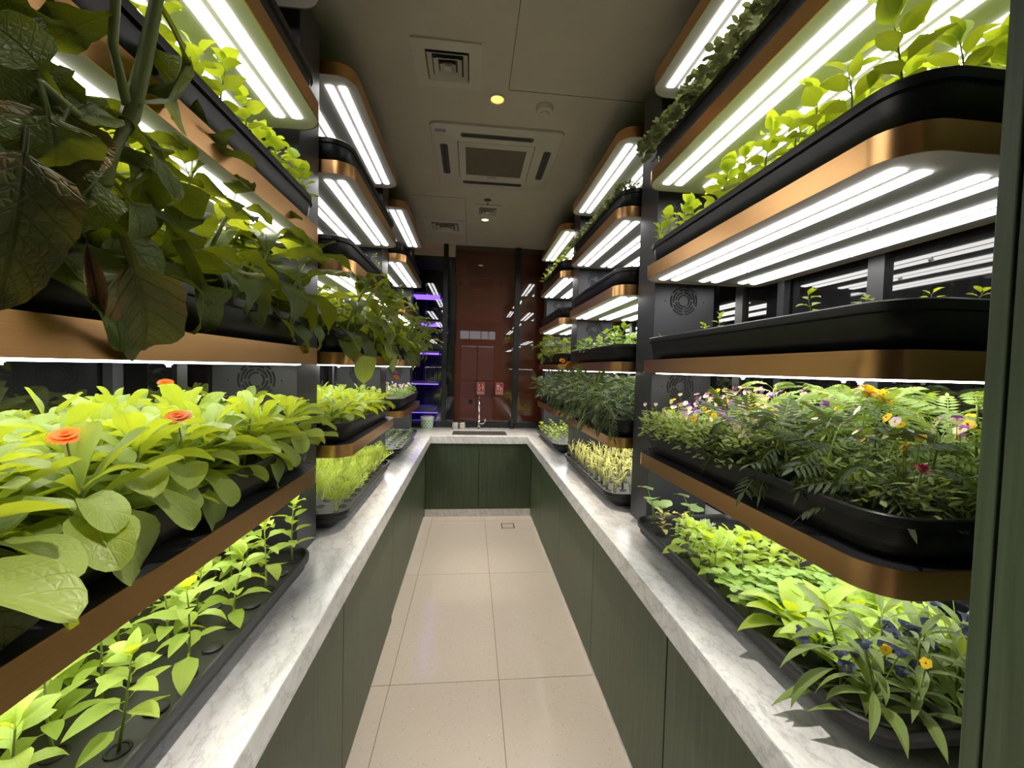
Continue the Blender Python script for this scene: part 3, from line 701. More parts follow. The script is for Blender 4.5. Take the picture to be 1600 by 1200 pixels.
CL = dict(viola=[clump_mesh(k, 150, .075, .13, .026, .012, M['viola']) for k in range(4)],
          frill=[clump_mesh(k+30, 150, .070, .085, .022, .020, M['frill'], roundp, 1.6) for k in range(4)],
          small=[clump_mesh(k+60, 90, .06, .10, .022, .013, M['herb']) for k in range(3)])
def p_clump(root, key, flowers=(), s=1.0, fh=.12, nf=0, sz=1.0):
    o = obj('foliage', rnd.choice(CL[key]), root, RM((0, 0, -.002), U(0, 6), 0, 0, s)); o['kind'] = 'stuff'
    for k in range(nf):
        a = U(0, 6); q = U(0, .07)*s; p = (q*math.cos(a), q*math.sin(a), fh*U(.75, 1.15))
        fo = obj('flower', FLW[rnd.choice(flowers)], root, RM(p, U(-.9, .9)+(PI/2 if root.location.x < 0 else -PI/2), math.radians(U(25, 80)), 0, sz*U(.8, 1.2)))
        fo['label'] = 'small pansy-like flower'
        obj('flower_stalk', MB().tube([(p[0]*.6, p[1]*.6, p[2]*.4), (p[0], p[1], p[2]-.002)], .0008, 3).mesh('stalk', M['stem']), root)

ROWN = {1: ['single row'], 2: ['aisle row', 'back row'], 3: ['aisle row', 'middle row', 'back row'], 4: ['aisle row', 'second row', 'third row', 'back row'], 5: ['aisle row', 'second row', 'centre row', 'fourth row', 'back row']}
def grid(rk, t, name, look, cat, rows, cols, build, x0=.07, x1=.47, y0=.09, y1=.09, jit=.012, skip=None):
    """plants set out in a tray; row 0 is nearest the aisle, column 0 is at the far end"""
    global BOUND
    x, s, ya, yb, zb, _ = TRAY[rk, t]; out = []; BOUND = (x, s, .268 if t else .27)
    for j in range(cols):
        for i in range(rows):
            if skip and skip(i, j): continue
            px = x + s*(x0+(x1-x0)*(i/(rows-1) if rows > 1 else .5)) + U(-jit, jit); py = yb-y1-(yb-ya-y0-y1)*(j/(cols-1) if cols > 1 else .5) + U(-jit, jit)
            row = ROWN[rows][i]; end = 'far end' if j <= cols//2 else 'near end'; o = ORD[j+1] if j <= cols//2 else ORD[cols-j]
            lab = f'{look}, {row}, {o} from {end}, {RN[rk]} rack\'s {TIER[t]}'
            r = thing(name, lab, cat, (px, py, zb), 0, f'{look} in the {RN[rk]} rack\'s {TIER[t]}')
            build(r, i, j, s); out.append(r)
    BOUND = None
    return out

# ------------------------------------------------------------------ left racks
# worktop tray, near left: tall basil seedlings in every other hole, black caps on the others
def holes(rk, t, rows, cols, capped=None, x0=.06, x1=.48, y0=.08, y1=.08):
    x, s, ya, yb, zb, p = TRAY[rk, t]; ring = MB(); ring.loft([[(r_*math.cos(2*PI*k/16), r_*math.sin(2*PI*k/16), z) for k in range(16)] for r_, z in ((.021, 0), (.020, .0025), (.016, .0025), (.015, .0003))], True, False, True)
    rm = _cache.setdefault('ring', ring.mesh('hole_ring', M['hole'], False)); cp = _cache.setdefault('cap', smooth_by_angle(MB().lathe([(.022, 0), (.022, .004), (.019, .006)], 18).mesh('cap', M['soil'])))
    for j in range(cols):
        for i in range(rows):
            lx = x0+(x1-x0)*(i/(rows-1)); ly = (y1+(yb-ya-y0-y1)*j/(cols-1)); ly = (yb-ya-ly) if s > 0 else ly
            obj('cap' if capped and capped(i, j) else 'hole_ring', cp if capped and capped(i, j) else rm, p, (lx, ly, .0782))
holes('L1', 0, 5, 12, lambda i, j: (i == 0 and j % 2 == 1) or (i == 1 and j % 3 == 0), .055, .47, .09, .09)
grid('L1', 0, 'basil_seedling', 'tall yellow-green basil seedling', 'seedling', 5, 12,
     lambda r, i, j, s: p_stemmed(r, 'basil', U(.14, .20), 6, 1.4*U(.85, 1.1), 35, -8, .0032, (U(-.03, .03), U(-.03, .03)), 2, 'stem', .28, 4, .75), .055, .47, .09, .09, .004, lambda i, j: (i == 0 and j % 2 == 1) or (i == 1 and j % 3 == 0))
grid('L1', 1, 'calendula_plant', 'broad-leaved calendula', 'plant', 4, 10,
     lambda r, i, j, s: p_rosette(r, 'cal', 20, U(.08, .14), U(.72, .98), 84, 0 if i == 0 else 5, (s*-.15 if i == 0 else 0, 0)), .075, .47, .06, .06, .02)
grid('L2', 1, 'calendula_plant', 'leafy calendula', 'plant', 4, 10,
     lambda r, i, j, s: p_rosette(r, 'cal', 15, U(.07, .11), U(.55, .72), 84, 5, (s*-.1 if i == 0 else 0, 0)), .08, .45, .08, .08, .015)
def front_flower(name, label, loc, key, s=1.0, stalk=.16, mat='stem', tilt=(.5, .5)):
    r = thing(name, label, 'flower', loc)
    obj('flower', FLW[key], r, RM((0, 0, 0), tilt[0], tilt[1], 0, s)); obj('stalk', MB().tube([(0, 0, -.004), (.004, .01, -stalk*.6), (.002, .02, -stalk)], .0018, 5).mesh('stalk', M[mat], True), r)
    return r
front_flower('calendula_flower', 'orange calendula flower nearest the viewer among the big leaves', (-.648, .724, 1.622), 'cal', .9, .14)
front_flower('calendula_flower', 'orange calendula flower above the middle of the near left calendulas', (-.60, .905, 1.632), 'cal', .9, .14)
front_flower('calendula_flower', 'small orange calendula flower at the back near the fan grille', (-.93, 1.35, 1.68), 'cal', .8, .2)
front_flower('calendula_flower', 'orange calendula flower at the far left rack', (-.60, 3.36, 1.66), 'cal', 1.0, .12)
grid('L2', 0, 'feathery_seedling', 'feathery yellow-green seedling', 'seedling', 4, 11, lambda r, i, j, s: p_fronds(r, 'frond', 6, .15, (58, 88), U(1.1, 1.6)), .07, .45, .09, .08, .006)
holes('L2', 0, 5, 12)
grid('L3', 0, 'small_seedling', 'small two-leaved seedling', 'seedling', 5, 9, lambda r, i, j, s: p_stemmed(r, 'sprig', .03, 2, 1.0, 35, 10, .0018, (0, 0), 2, 'stem', .4, 2, .8), .06, .46, .1, .1, .004)
holes('L3', 0, 5, 9, None, .06, .46, .1, .1)
grid('L3', 1, 'flowering_clump', 'pale flowering clump', 'plant', 3, 7, lambda r, i, j, s: p_clump(r, 'small', ('small', 'v3'), .95, .11, 7, 1.2), .08, .44, .1, .1, .01)
def egg(r, i, j, s, H=.25, sc_=1.05, out=.05):
    lift = r.location.y < 1.0
    p_stemmed(r, 'egg', U(H*.85, H*1.1), 12 if lift else 11, sc_*U(.85, 1.1), 40, 8 if lift else -40, .0085, (s*-(out if i == 0 else -.01)+U(-.03, .03), U(-.04, .04)), 1, 'stemd', .08, 4, .6)
grid('L1', 2, 'large_leaf_bush', 'dark large-leaved bush', 'plant', 3, 8, egg, .10, .38, .10, .08, .02, None)
grid('L2', 2, 'large_leaf_bush', 'dense large-leaved bush', 'plant', 3, 8, lambda r, i, j, s: egg(r, i, j, s, .25, .95, .12), .05, .32, .10, .06, .02)
grid('L3', 2, 'large_leaf_bush', 'hanging large-leaved bush', 'plant', 3, 7, lambda r, i, j, s: egg(r, i, j, s, .24, .9, .13), .05, .30, .08, .08, .02)
grid('L1', 3, 'basil_plant', 'round-leaved backlit basil', 'plant', 4, 12, lambda r, i, j, s: p_stemmed(r, 'basilround', U(.08, .13), 5, 1.1*U(.85, 1.1), 45, 5, .003, (U(-.02, .02), U(-.02, .02)), 2, 'stem', .25, 3, .8), .05, .42, .08, .06, .012)
grid('L2', 3, 'herb_sprig', 'small upright herb sprig', 'plant', 2, 4, lambda r, i, j, s: p_stemmed(r, 'sprig', U(.07, .13), 6, .95, 40, 0, .002, (U(-.02, .02), U(-.02, .02)), 2, 'stemr', .2, 3, .8), .05, .25, .55, .04, .02)
grid('L3', 3, 'herb_sprig', 'small leafy herb sprig', 'plant', 2, 6, lambda r, i, j, s: p_stemmed(r, 'sprig', U(.06, .10), 5, 1.1, 40, 0, .002, (U(-.02, .02), U(-.02, .02)), 2, 'stem', .2, 3, .8), .03, .2, .08, .05, .02)
# the old eggplant that leans out over the aisle on the near left rack
hero = thing('leaning_bush', 'old bush with thick hairy stem and browning leaves leaning over the aisle', 'plant', (-.60, .60, TRAY['L1', 2][4]))
HB = Vector(hero.location)
def hl(key, k, b, t, n, L, wid=1.0):
    m = aim(Vector(b)-HB, Vector(t)-HB, n, L)
    return obj('leaf', LV[key][k], hero, m @ Matrix.Diagonal((wid, 1, 1, 1)))
obj('stem', MB().tube([tuple(Vector(p)-HB) for p in ((-.60, .60, 1.905), (-.53, .59, 1.95), (-.485, .595, 1.985), (-.47, .62, 2.08), (-.47, .645, 2.17), (-.468, .665, 2.27), (-.46, .68, 2.40))], [.011, .0125, .0125, .011, .0095, .008, .005], 10).mesh('stem', M['stemd'], True), hero)
obj('side_stem', MB().tube([tuple(Vector(p)-HB) for p in ((-.47, .62, 2.08), (-.475, .60, 2.16), (-.48, .615, 2.26), (-.47, .62, 2.36))], [.006, .0055, .005, .004], 8).mesh('side_stem', M['stemd'], True), hero)
obj('branch', MB().tube([tuple(Vector(p)-HB) for p in ((-.485, .595, 1.985), (-.46, .53, 2.03), (-.43, .46, 2.02))], [.007, .006, .004], 8).mesh('branch', M['stemd'], True), hero)
o = hl('eggold', 0, (-.435, .452, 1.975), (-.405, .412, 1.80), (.8, -.6, .2), .20, .72); o['label'] = 'large browning crinkled leaf'
o = hl('eggold', 1, (-.475, .612, 1.915), (-.435, .675, 1.715), (.75, -.65, .1), .20, .66); o['label'] = 'browning hanging leaf'
o = hl('dry', 0, (-.50, .588, 1.905), (-.50, .612, 1.797), (.6, -.7, 0), .11, .7); o['label'] = 'curled dry brown leaf'
hl('egg', 2, (-.53, .80, 1.965), (-.47, 1.0, 1.72), (.7, -.5, .4), .20, .6)
hl('egg', 1, (-.47, .62, 2.10), (-.45, .86, 2.235), (.5, -.5, -.6), .20, .7)
hl('egg', 3, (-.468, .665, 2.27), (-.44, .80, 2.21), (.6, -.5, .5), .19, .75)
hl('egg', 6, (-.43, .46, 2.02), (-.40, .455, 1.93), (.7, -.6, .3), .19, 1.3)
hl('egg', 2, (-.48, .60, 2.05), (-.44, .49, 2.06), (.4, -.6, .6), .19, 1.1)
hl('egg', 3, (-.485, .60, 1.99), (-.43, .665, 1.915), (.6, -.5, .6), .19, 1.2)
hl('egg', 1, (-.485, .60, 2.02), (-.48, .90, 2.14), (.6, -.6, .4), .21, .55)
hl('egg', 7, (-.45, .50, 2.03), (-.43, .44, 2.07), (.5, -.7, .4), .19, 1.6)
hl('egg', 4, (-.53, .62, 1.97), (-.46, .74, 1.87), (.7, -.4, .5), .19, .9)
hl('eggold', 2, (-.44, .50, 2.02), (-.40, .43, 1.93), (.6, -.7, .4), .20, 1.0)
for k, (b_, t_, wd) in enumerate((((-.50, .60, 2.05), (-.47, .475, 2.01), 1.0), ((-.49, .61, 2.09), (-.46, .525, 2.055), 1.5), ((-.485, .60, 2.0), (-.45, .53, 1.94), 1.3), ((-.49, .60, 2.03), (-.50, .80, 2.10), .75),
        ((-.485, .60, 2.0), (-.49, .74, 1.99), 1.0), ((-.485, .61, 2.05), (-.50, .72, 2.13), 1.1), ((-.46, .53, 2.03), (-.49, .50, 2.10), 1.2), ((-.52, .66, 1.97), (-.49, .86, 2.06), .8), ((-.50, .59, 2.0), (-.51, .50, 2.08), 1.3))):
    hl('egg', (k*3+1) % 8, b_, t_, (.55, -.65, .35 if k % 2 else -.2), .19, wd)
lone = thing('hanging_leaf', 'single yellow-green leaf on a long stalk hanging from the middle left rack', 'leaf', (-.52, 1.70, 1.90))
obj('stalk', MB().tube([(0, 0, 0), (.03, .06, -.04), (.045, .14, -.11)], [.003, .0025, .002], 6).mesh('stalk', M['stem'], True), lone)
obj('leaf', leaf_mesh('leaf', .15, .105, cord, .4, .25, .06, M['cal'], 3, 9, 6), lone, aim((.045, .14, -.11), (.06, .22, -.25), (.6, -.75, .1), .15))
# big calendula leaves that hang over the rim of the near left planter
for k, (b, t, wd, lb) in enumerate((((-.60, .52, 1.56), (-.49, .52, 1.44), 1.0, 'nearest the viewer, round and browning'), ((-.60, .66, 1.54), (-.485, .745, 1.43), .9, 'pale, second from the viewer'), ((-.60, .90, 1.53), (-.49, .98, 1.40), .75, 'third from the viewer'),
        ((-.61, .78, 1.53), (-.485, .80, 1.49), .6, 'narrow and curled'), ((-.60, 1.20, 1.52), (-.50, 1.27, 1.42), .6, 'toward the fan post'))):
    h = thing('hanging_leaf', f'broad calendula leaf draped over the near left trough rim, {lb}', 'leaf', b)
    obj('leaf', leaf_mesh('leaf', .14, .085, spat, 1.0, .2, .05, M['eggold'] if k == 0 else M['cal'], k+40, 10, 6), h, aim((0, 0, 0), Vector(t)-Vector(b), (.75, -.3, .6), .125) @ Matrix.Diagonal((wd, 1, 1, 1)))

# ------------------------------------------------------------------ right racks
grid('R1', 3, 'basil_plant', 'glossy oval-leaved basil', 'plant', 4, 12, lambda r, i, j, s: p_stemmed(r, 'basilround' if (i+j) % 2 else 'basil', U(.07, .11)*(1+.05*j), 5, (1.0+.035*j)*U(.9, 1.15), 45, 5, .003, (U(-.02, .02), U(-.02, .02)), 2, 'stem', .25, 3, .8), .05, .42, .08, .06, .012)
grid('R1', 2, 'tiny_seedling', 'tiny sparse seedling', 'seedling', 3, 7, lambda r, i, j, s: p_stemmed(r, 'sprigy', U(.03, .06)+(.03 if j == 5 else 0), 3, 1.0*U(.7, 1.1), 40, 10, .0016, (U(-.01, .01), U(-.01, .01)), 2, 'stem', .35, 2, .8), .05, .42, .1, .05, .03, lambda i, j: (i*7+j*5) % 3 == 2)
grid('R1', 4, 'frilly_lettuce', 'dark frilly lettuce', 'plant', 2, 9, lambda r, i, j, s: p_clump(r, 'frill', s=1.2), .03, .2, .08, .06, .01)
grid('R2', 4, 'frilly_lettuce', 'grey-green frilly lettuce', 'plant', 2, 9, lambda r, i, j, s: p_clump(r, 'frill', s=.95), .05, .2, .08, .06, .01)
grid('R3', 4, 'leafy_green', 'loose leafy green', 'plant', 2, 6, lambda r, i, j, s: p_stemmed(r, 'broad', U(.08, .12), 5, .75, 40, -10, .003, (0, 0), 2, 'stem', .2, 2, .7), .05, .2, .08, .06, .01)
VF = ('v1', 'v2', 'v3', 'v4', 'v1', 'v3')
grid('R1', 1, 'viola_plant', 'purple and yellow flowering viola', 'plant', 5, 9, lambda r, i, j, s: p_clump(r, 'viola', VF, 1.05+.12*(i > 1), .13+.02*i, 3+2*i, 1.25), .055, .44, .50, .06, .014)
def marigold(r, i, j, s, key='mari', H=.16, n=8, sc_=1.0, spill=0.0):
    p_stemmed(r, key, U(H*.85, H*1.15), n, sc_*U(.85, 1.1), 50, -25 if i == 0 else -5, .004, (-s*spill*(1 if i == 0 else 0)+U(-.03, .03), U(-.03, .03)), 2, 'stem', .15, 4, .7)
grid('R1', 1, 'marigold_plant', 'feather-leaved marigold', 'plant', 4, 6, lambda r, i, j, s: marigold(r, i, j, s, 'mari' if i else 'maridark', .15+.03*min(i, 2), 8, .92, -.02), .10, .45, .12, .50, .02)  # aisle row takes the darker leaf colour, standing for shade in front of the lamp
for k, (p, y, key, lab) in enumerate((((1.02, .96, 1.71), .0, 'yellow', 'bright yellow marigold flower under the lamp, left of its twin'), ((1.03, .93, 1.70), .0, 'yellow', 'bright yellow marigold flower under the lamp, right of its twin'))):
    front_flower('marigold_flower', lab, p, key, 1.0, .16, 'stem', (.5, .6))
front_flower('crimson_flower', 'small crimson flower near the green panel', (.87, .70, 1.575), 'red', 1.0, .08)
grid('R1', 1, 'viola_plant', 'near viola', 'plant', 3, 2, lambda r, i, j, s: p_clump(r, 'viola', ('v1', 'v4', 'v3'), 1.0, .19, 5, 1.3), .12, .40, .07, 1.0, .014)
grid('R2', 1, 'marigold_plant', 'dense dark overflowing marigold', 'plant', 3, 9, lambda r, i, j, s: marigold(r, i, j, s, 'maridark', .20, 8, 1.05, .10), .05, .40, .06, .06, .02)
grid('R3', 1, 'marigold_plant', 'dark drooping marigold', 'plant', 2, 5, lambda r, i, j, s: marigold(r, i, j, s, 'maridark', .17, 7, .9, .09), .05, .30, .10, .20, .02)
for p, lab in (((.79, 3.52, 1.83), 'orange marigold flower on the far side of the pair'), ((.785, 3.30, 1.785), 'orange marigold flower, lower of the pair'), ((.78, 3.22, 1.80), 'orange marigold flower touching the lower one')):
    front_flower('marigold_flower', lab, p, 'orange', 1.15, .15, 'stem', (.4, .6))
grid('R2', 2, 'herb_plant', 'green mint-like herb', 'plant', 3, 8, lambda r, i, j, s: p_stemmed(r, 'herb', U(.06, .11), 4, 1.25, 40, 0, .003, (U(-.02, .02), U(-.02, .02)), 2, 'stem', .2, 3, .8), .05, .40, .08, .08, .015)
grid('R3', 2, 'broad_leaf_plant', 'broad-leaved overflowing green', 'plant', 2, 6, lambda r, i, j, s: p_stemmed(r, 'egg', U(.12, .18), 7, .72, 35, -35, .005, (-s*.08*(i == 0), 0), 1, 'stem', .15, 3, .6), .05, .26, .10, .12, .02)
grid('R2', 0, 'pale_sprout', 'pale yellow stalky sprout', 'seedling', 5, 10, lambda r, i, j, s: p_sticks(r, 6, 1.1), .06, .46, .08, .08, .004)
holes('R2', 0, 6, 13, None, .05, .5, .06, .06)
grid('R3', 0, 'young_green', 'bright yellow-green young leaf plant', 'seedling', 4, 8, lambda r, i, j, s: p_stemmed(r, 'sprigy', U(.07, .10), 4, 1.25, 40, 10, .002, (0, 0), 2, 'stem', .3, 3, .9), .05, .42, .10, .10, .006)
holes('R1', 0, 4, 11, None, .06, .48, .08, .08)
def mixed():
    global BOUND
    x, s, ya, yb, zb, _ = TRAY['R1', 0]; BOUND = (x, s, .27)
    def at(label, name, dx, y, build, cat='herb'):
        r = thing(name, label, cat, (x+dx, y, zb)); build(r)
    # round-leaved plant by the far post
    def nast(r, n=5, h=.17):
        b = MB()
        for k in range(n):
            a = k*1.7+.4; p = (math.cos(a)*.035, math.sin(a)*.05, h*(.55+.45*((k*3) % 4)/3)); b.tube([(0, 0, -.004), (p[0]*.3, p[1]*.3, p[2]*.6), p], .0016, 5)
            obj('leaf', LV['nast'][k % 3], r, RM(p, a-PI/2, math.radians(15), .2, .95) @ Matrix.Translation((0, -.03, 0)))
        obj('stem', b.mesh('stem', M['stem'], True), r)
    at('round-leaved pale green plant beside the far post', 'round_leaf_plant', .075, 1.79, nast)
    at('round-leaved pale green plant at the back near the fan', 'round_leaf_plant', .26, 1.80, lambda r: nast(r, 3, .13))
    for k, (dx, y) in enumerate(((.075, 1.70), (.15, 1.68))):
        at(f'mottled yellow coleus {"at the tray rim" if k == 0 else "behind the rim coleus"}', 'coleus_plant', dx, y, lambda r: p_stemmed(r, 'coleus', .08, 4, .85, 45, 10, .003, (0, 0), 2, 'stemr', .25, 3, .8))
    for k, (dx, y) in enumerate(((.22, 1.66), (.25, 1.58))):
        at(f'silvery feathery herb {"nearer the post" if k == 0 else "next to the yellow herbs"}', 'feathery_herb', dx, y, lambda r: p_fronds(r, 'silver', 12, .1, (25, 80), 1.15))
    at('white-edged slender herb at the tray rim', 'variegated_herb', .08, 1.57, lambda r: p_stemmed(r, 'sprig', .09, 5, 1.2, 40, 0, .002, (-.01, 0), 2, 'stem', .3, 3, .8))
    rows = ['rim row', 'second row', 'third row', 'back row']
    for i, dx in enumerate((.065, .16, .26, .37)):
        for j, y in enumerate((1.50, 1.43, 1.36, 1.29)):
            key = 'sprigy' if (i+j) % 3 else 'basil'
            at(f'bright yellow-green basil, {rows[i]}, {ORD[j+1]} from the silvery herbs, worktop tray', 'basil_plant', dx+U(-.01, .01), y+U(-.01, .01), lambda r: p_stemmed(r, key, U(.08, .12), 6, 1.3 if key == 'basil' else 1.9, 40, 0, .003, (U(-.02, .02), U(-.02, .02)), 2, 'stem', .2, 4, .8))
    def clover(r):
        b = MB()
        for k in range(14):
            a = k*2.4; q = U(.01, .055); p = (q*math.cos(a), q*math.sin(a), U(.045, .085)); b.tube([(0, 0, -.003), p], .001, 3)
            for m_ in range(3): obj('leaf', LV['clover'][m_], r, RM(p, a+m_*2.1, math.radians(U(0, 25)), 0, U(.8, 1.1)))
        obj('stem', b.mesh('stem', M['stem']), r)
    for i, dx in enumerate((.05, .14, .24, .35)):
        for j, y in enumerate((1.20, 1.10)):
            at(f'green clover clump, {rows[i]}, {"toward the basil" if j == 0 else "toward the long-leaved herbs"}', 'clover_plant', dx, y, clover)
    for i, dx in enumerate((.10, .20, .30, .41)):
        for j, y in enumerate((1.01, .91)):
            at(f'broad pale long-leaved herb, {rows[i]}, {"next to the clover" if j == 0 else "next to the blue flowers"}', 'broad_herb', dx, y, lambda r: p_rosette(r, 'broad', 14, .06, 1.05*U(.85, 1.15), 78, 12))
    for i, dx in enumerate((.07, .16, .26, .37)):
        for j, y in enumerate((.82, .74)):
            def borage(r):
                p_stemmed(r, 'lance', (.17 if i < 2 else .12), 8, 1.0*U(.85, 1.1), 45, -40 if i == 0 else -15, .004, (-.04 if i == 0 else 0, 0), 2, 'stem', .08, 3, .6)
                for k in range(4):
                    p = (U(-.07, .05), U(-.06, .06), U(.10, .20)); obj('flower', FLW['blue'], r, RM(p, U(0, 6), U(-.8, .8), 0, U(.9, 1.2)))['label'] = 'slate blue flower'
                    obj('flower_stalk', MB().tube([(0, 0, .06), (p[0]*.7, p[1]*.7, p[2]*.8), p], .0012, 4).mesh('flower_stalk', M['stem']), r)
            at(f'drooping long-leaved herb with blue flowers, {rows[i]}, {"beside the pale herbs" if j == 0 else "beside the green panel"}', 'blue_flowered_herb', dx, y, borage)
    for p, lab in (((.84, .72, 1.205), 'tiny cream and yellow viola left of the green panel'), ((.88, .68, 1.205), 'tiny cream and yellow viola close to the green panel')):
        front_flower('viola_flower', lab, p, 'v4', 1.0, .1, 'stem', (-1.2, 1.0))
mixed()

fd = thing('floor_drain', 'small square floor drain cover in the far right tile', 'drain', (.443, 4.48, 0))
obj('cover', box_mesh('cover', -.062, .062, -.062, .062, .0002, .0012, M['tile']), fd)
fb = MB()
for q in ((-.072, .072, -.072, -.063), (-.072, .072, .063, .072), (-.072, -.063, -.063, .063), (.063, .072, -.063, .063)): fb.box(*q, .0002, .0014)
obj('frame', fb.mesh('frame', M['hole']), fd)
# ------------------------------------------------------------------ far counter: sink, tap, tins
sk = thing('sink', 'rectangular stainless steel sink set into the far worktop', 'sink', (.1175, 4.985, ZW))
b = MB(); X0, X1, Y0_, Y1_ = -.326, .326, -.164, .164
b.loft([rr(X0, X1, Y0_, Y1_, .012, -.004), rr(X0, X1, Y0_, Y1_, .012, -.19), rr(X0+.02, X1-.02, Y0_+.02, Y1_-.02, .01, -.2)], True, False, True)
obj('basin', b.mesh('basin', M['steel']), sk)
obj('drain', MB().lathe([(.04, -.1995), (.04, -.196), (.02, -.197)], 16).mesh('drain', M['chrome'], True), sk)
fc = thing('kitchen_tap', 'chrome gooseneck kitchen tap behind the sink', 'tap', (.115, 5.27, ZW))
obj('base', smooth_by_angle(MB().lathe([(.026, 0), (.026, .01), (.02, .016), (.02, .10), (.015, .12)], 18).mesh('base', M['chrome'])), fc)
obj('spout', MB().tube([(0, 0, .10), (0, 0, .28), (0, 0, .35), (-.002, -.02, .39), (-.004, -.06, .405), (-.006, -.095, .385), (-.007, -.11, .34), (-.007, -.112, .26)], [.012, .011, .011, .011, .011, .012, .015, .016], 12).mesh('spout', M['chrome'], True), fc)
lv = obj('lever', MB().tube([(.015, 0, .07), (.06, 0, .075), (.075, -.005, .09), (.08, -.006, .14)], [.008, .008, .007, .006], 8).mesh('lever', M['chrome'], True), fc)
tin = thing('storage_tin', 'pale green lattice-patterned tin with white lid on the worktop', 'tin', (-.55, 5.33, ZW))
obj('body', smooth_by_angle(MB().lathe([(.070, 0), (.075, .002), (.085, .125)], 28).mesh('body', M['tin'])), tin)
b = MB()
for k in range(13):
    for zz in range(4):
        a = 2*PI*(k+.5*(zz % 2))/13; rr_ = .0762+.010*(zz+.7)/4.5; z = .018+.027*zz
        d = Vector((math.cos(a), math.sin(a), 0)); p = Vector((-math.sin(a), math.cos(a), 0)); c = d*rr_+Vector((0, 0, z))
        b.add([c-p*.013, c-Vector((0, 0, .010)), c+p*.013, c+Vector((0, 0, .010)), c+d*.0012], [(0, 1, 4), (1, 2, 4), (2, 3, 4), (3, 0, 4)])
o = obj('lattice_print', b.mesh('lattice', M['tinpat']), tin); o['kind'] = 'stuff'
obj('lid', smooth_by_angle(MB().lathe([(.087, .122), (.090, .126), (.090, .15), (.08, .156)], 28).mesh('lid', M['tinlid'])), tin)
for k, (x, y) in enumerate(((-.19, 5.30), (-.10, 5.31))):
    c = thing('steel_cup', f'short stainless steel cup {"left of its pair" if k == 0 else "right of its pair"} behind the sink', 'cup', (x, y, ZW))
    obj('body', smooth_by_angle(MB().lathe([(.040, 0), (.043, .003), (.044, .085), (.046, .088), (.042, .088), (.041, .006)], 24, 0, True, False).mesh('body', M['steel'])), c)
    obj('band', smooth_by_angle(MB().lathe([(.0442, .06), (.0458, .063), (.0458, .069), (.0442, .072)], 24, 0, False, False).mesh('band', M['chrome'])), c)
pt = thing('potted_seedling', 'small dark pot with a green sprig beside the right mullion', 'pot plant', (.55, 5.36, ZW))
obj('pot', smooth_by_angle(MB().lathe([(.024, 0), (.034, .07), (.036, .07), (.036, .078), (.03, .078), (.028, .06)], 18).mesh('pot', M['black'])), pt)
for k in range(8): obj('leaf', pick('sprig'), pt, RM((0, 0, .06+.008*k), k*2.4, math.radians(30+5*k), 0, 1.1))
# red equipment notices on the glass
for k, x in enumerate((.132, .380)):
    sg = thing('notice_sticker', f'small red notice with white pictogram on the glass, {"left" if k == 0 else "right"} of the two', 'sign', (x, YB-.0075, 1.48))
    obj('panel', box_mesh('panel', -.052, .052, -.001, .001, -.082, .082, M['sign']), sg)
    bb = MB()
    for a in ((-.049, .049, .073, .078), (-.049, .049, -.078, -.073), (-.049, -.045, -.078, .078), (.045, .049, -.078, .078), (-.045, .045, -.038, -.034)): bb.box(a[0], a[1], -.0018, -.0009, a[2], a[3])
    obj('border', bb.mesh('border', M['signw']), sg)
    bb = MB()
    parts = ((-.03, -.012, .03, .055), (-.034, -.018, .005, .026), (-.03, -.008, -.025, -.002), (.010, .034, .045, .056), (.018, .036, -.020, .038), (-.005, .006, .0, .02)) if k == 0 else ((-.036, .004, .02, .055), (-.034, -.022, -.02, .015), (-.016, -.002, -.02, .012), (.012, .024, -.02, .03), (.026, .036, -.01, .012), (.012, .034, -.028, -.022))
    for a in parts: bb.box(a[0], a[1], -.0018, -.0009, a[2], a[3])
    for j in range(6): bb.box(-.04+.0135*j, -.03+.0135*j, -.0018, -.0009, -.064, -.048)
    obj('pictogram', bb.mesh('pictogram', M['signw']), sg)

# ------------------------------------------------------------------ purple-lit rack beyond the glass
pk = thing('propagation_rack', 'purple-lit propagation rack with glass tubes beyond the far glass', 'plant rack', (-.86, 5.9, 0))
for x in (0, .40):
    for y in (0, .40): obj('post', box_mesh('post', x, x+.02, y, y+.02, 0, 3.0, M['frame']), pk)
bt = smooth_by_angle(MB().lathe([(.018, 0), (.02, .003), (.02, .13), (.012, .145), (.012, .165)], 12).mesh('bottle', glass('pale_bottle_glass', (.9, .9, 1.0), 1.6)))
for k, z in enumerate((.95, 1.13, 1.54, 1.98, 2.40, 2.80)):
    so = obj('shelf', box_mesh('shelf', .0, .42, 0, .42, z-.03, z, M['purplerack']), pk)
    if k:
        for y in (.06, .2, .34): obj('lamp_tube', box_mesh('lamp_tube', .02, .40, y, y+.025, z-.045, z-.031, M['purple']), so)
for k, x in enumerate((.06, .12, .18, .24, .30, .36)):
    tag(obj('glass_bottle', bt, None, (-.86+x, 5.98+.02*(k % 2), 1.5405)), f'small clear culture bottle on the purple-lit shelf, {ORD[k+1]} from the left', 'bottle', 'culture bottles on the purple shelf')
tw = thing('propagation_tray', 'pale seed tray on the lower purple-lit shelf', 'tray', (-.82, 5.94, 1.1305)); obj('body', box_mesh('body', 0, .32, 0, .30, 0, .05, M['purplerack'], .01), tw)
lid = MB().loft([rr(.01, .31, .01, .29, .02, .051), rr(.04, .28, .04, .26, .02, .12)], True, False, True).mesh('lid', bt.materials[0]); obj('lid', lid, tw)

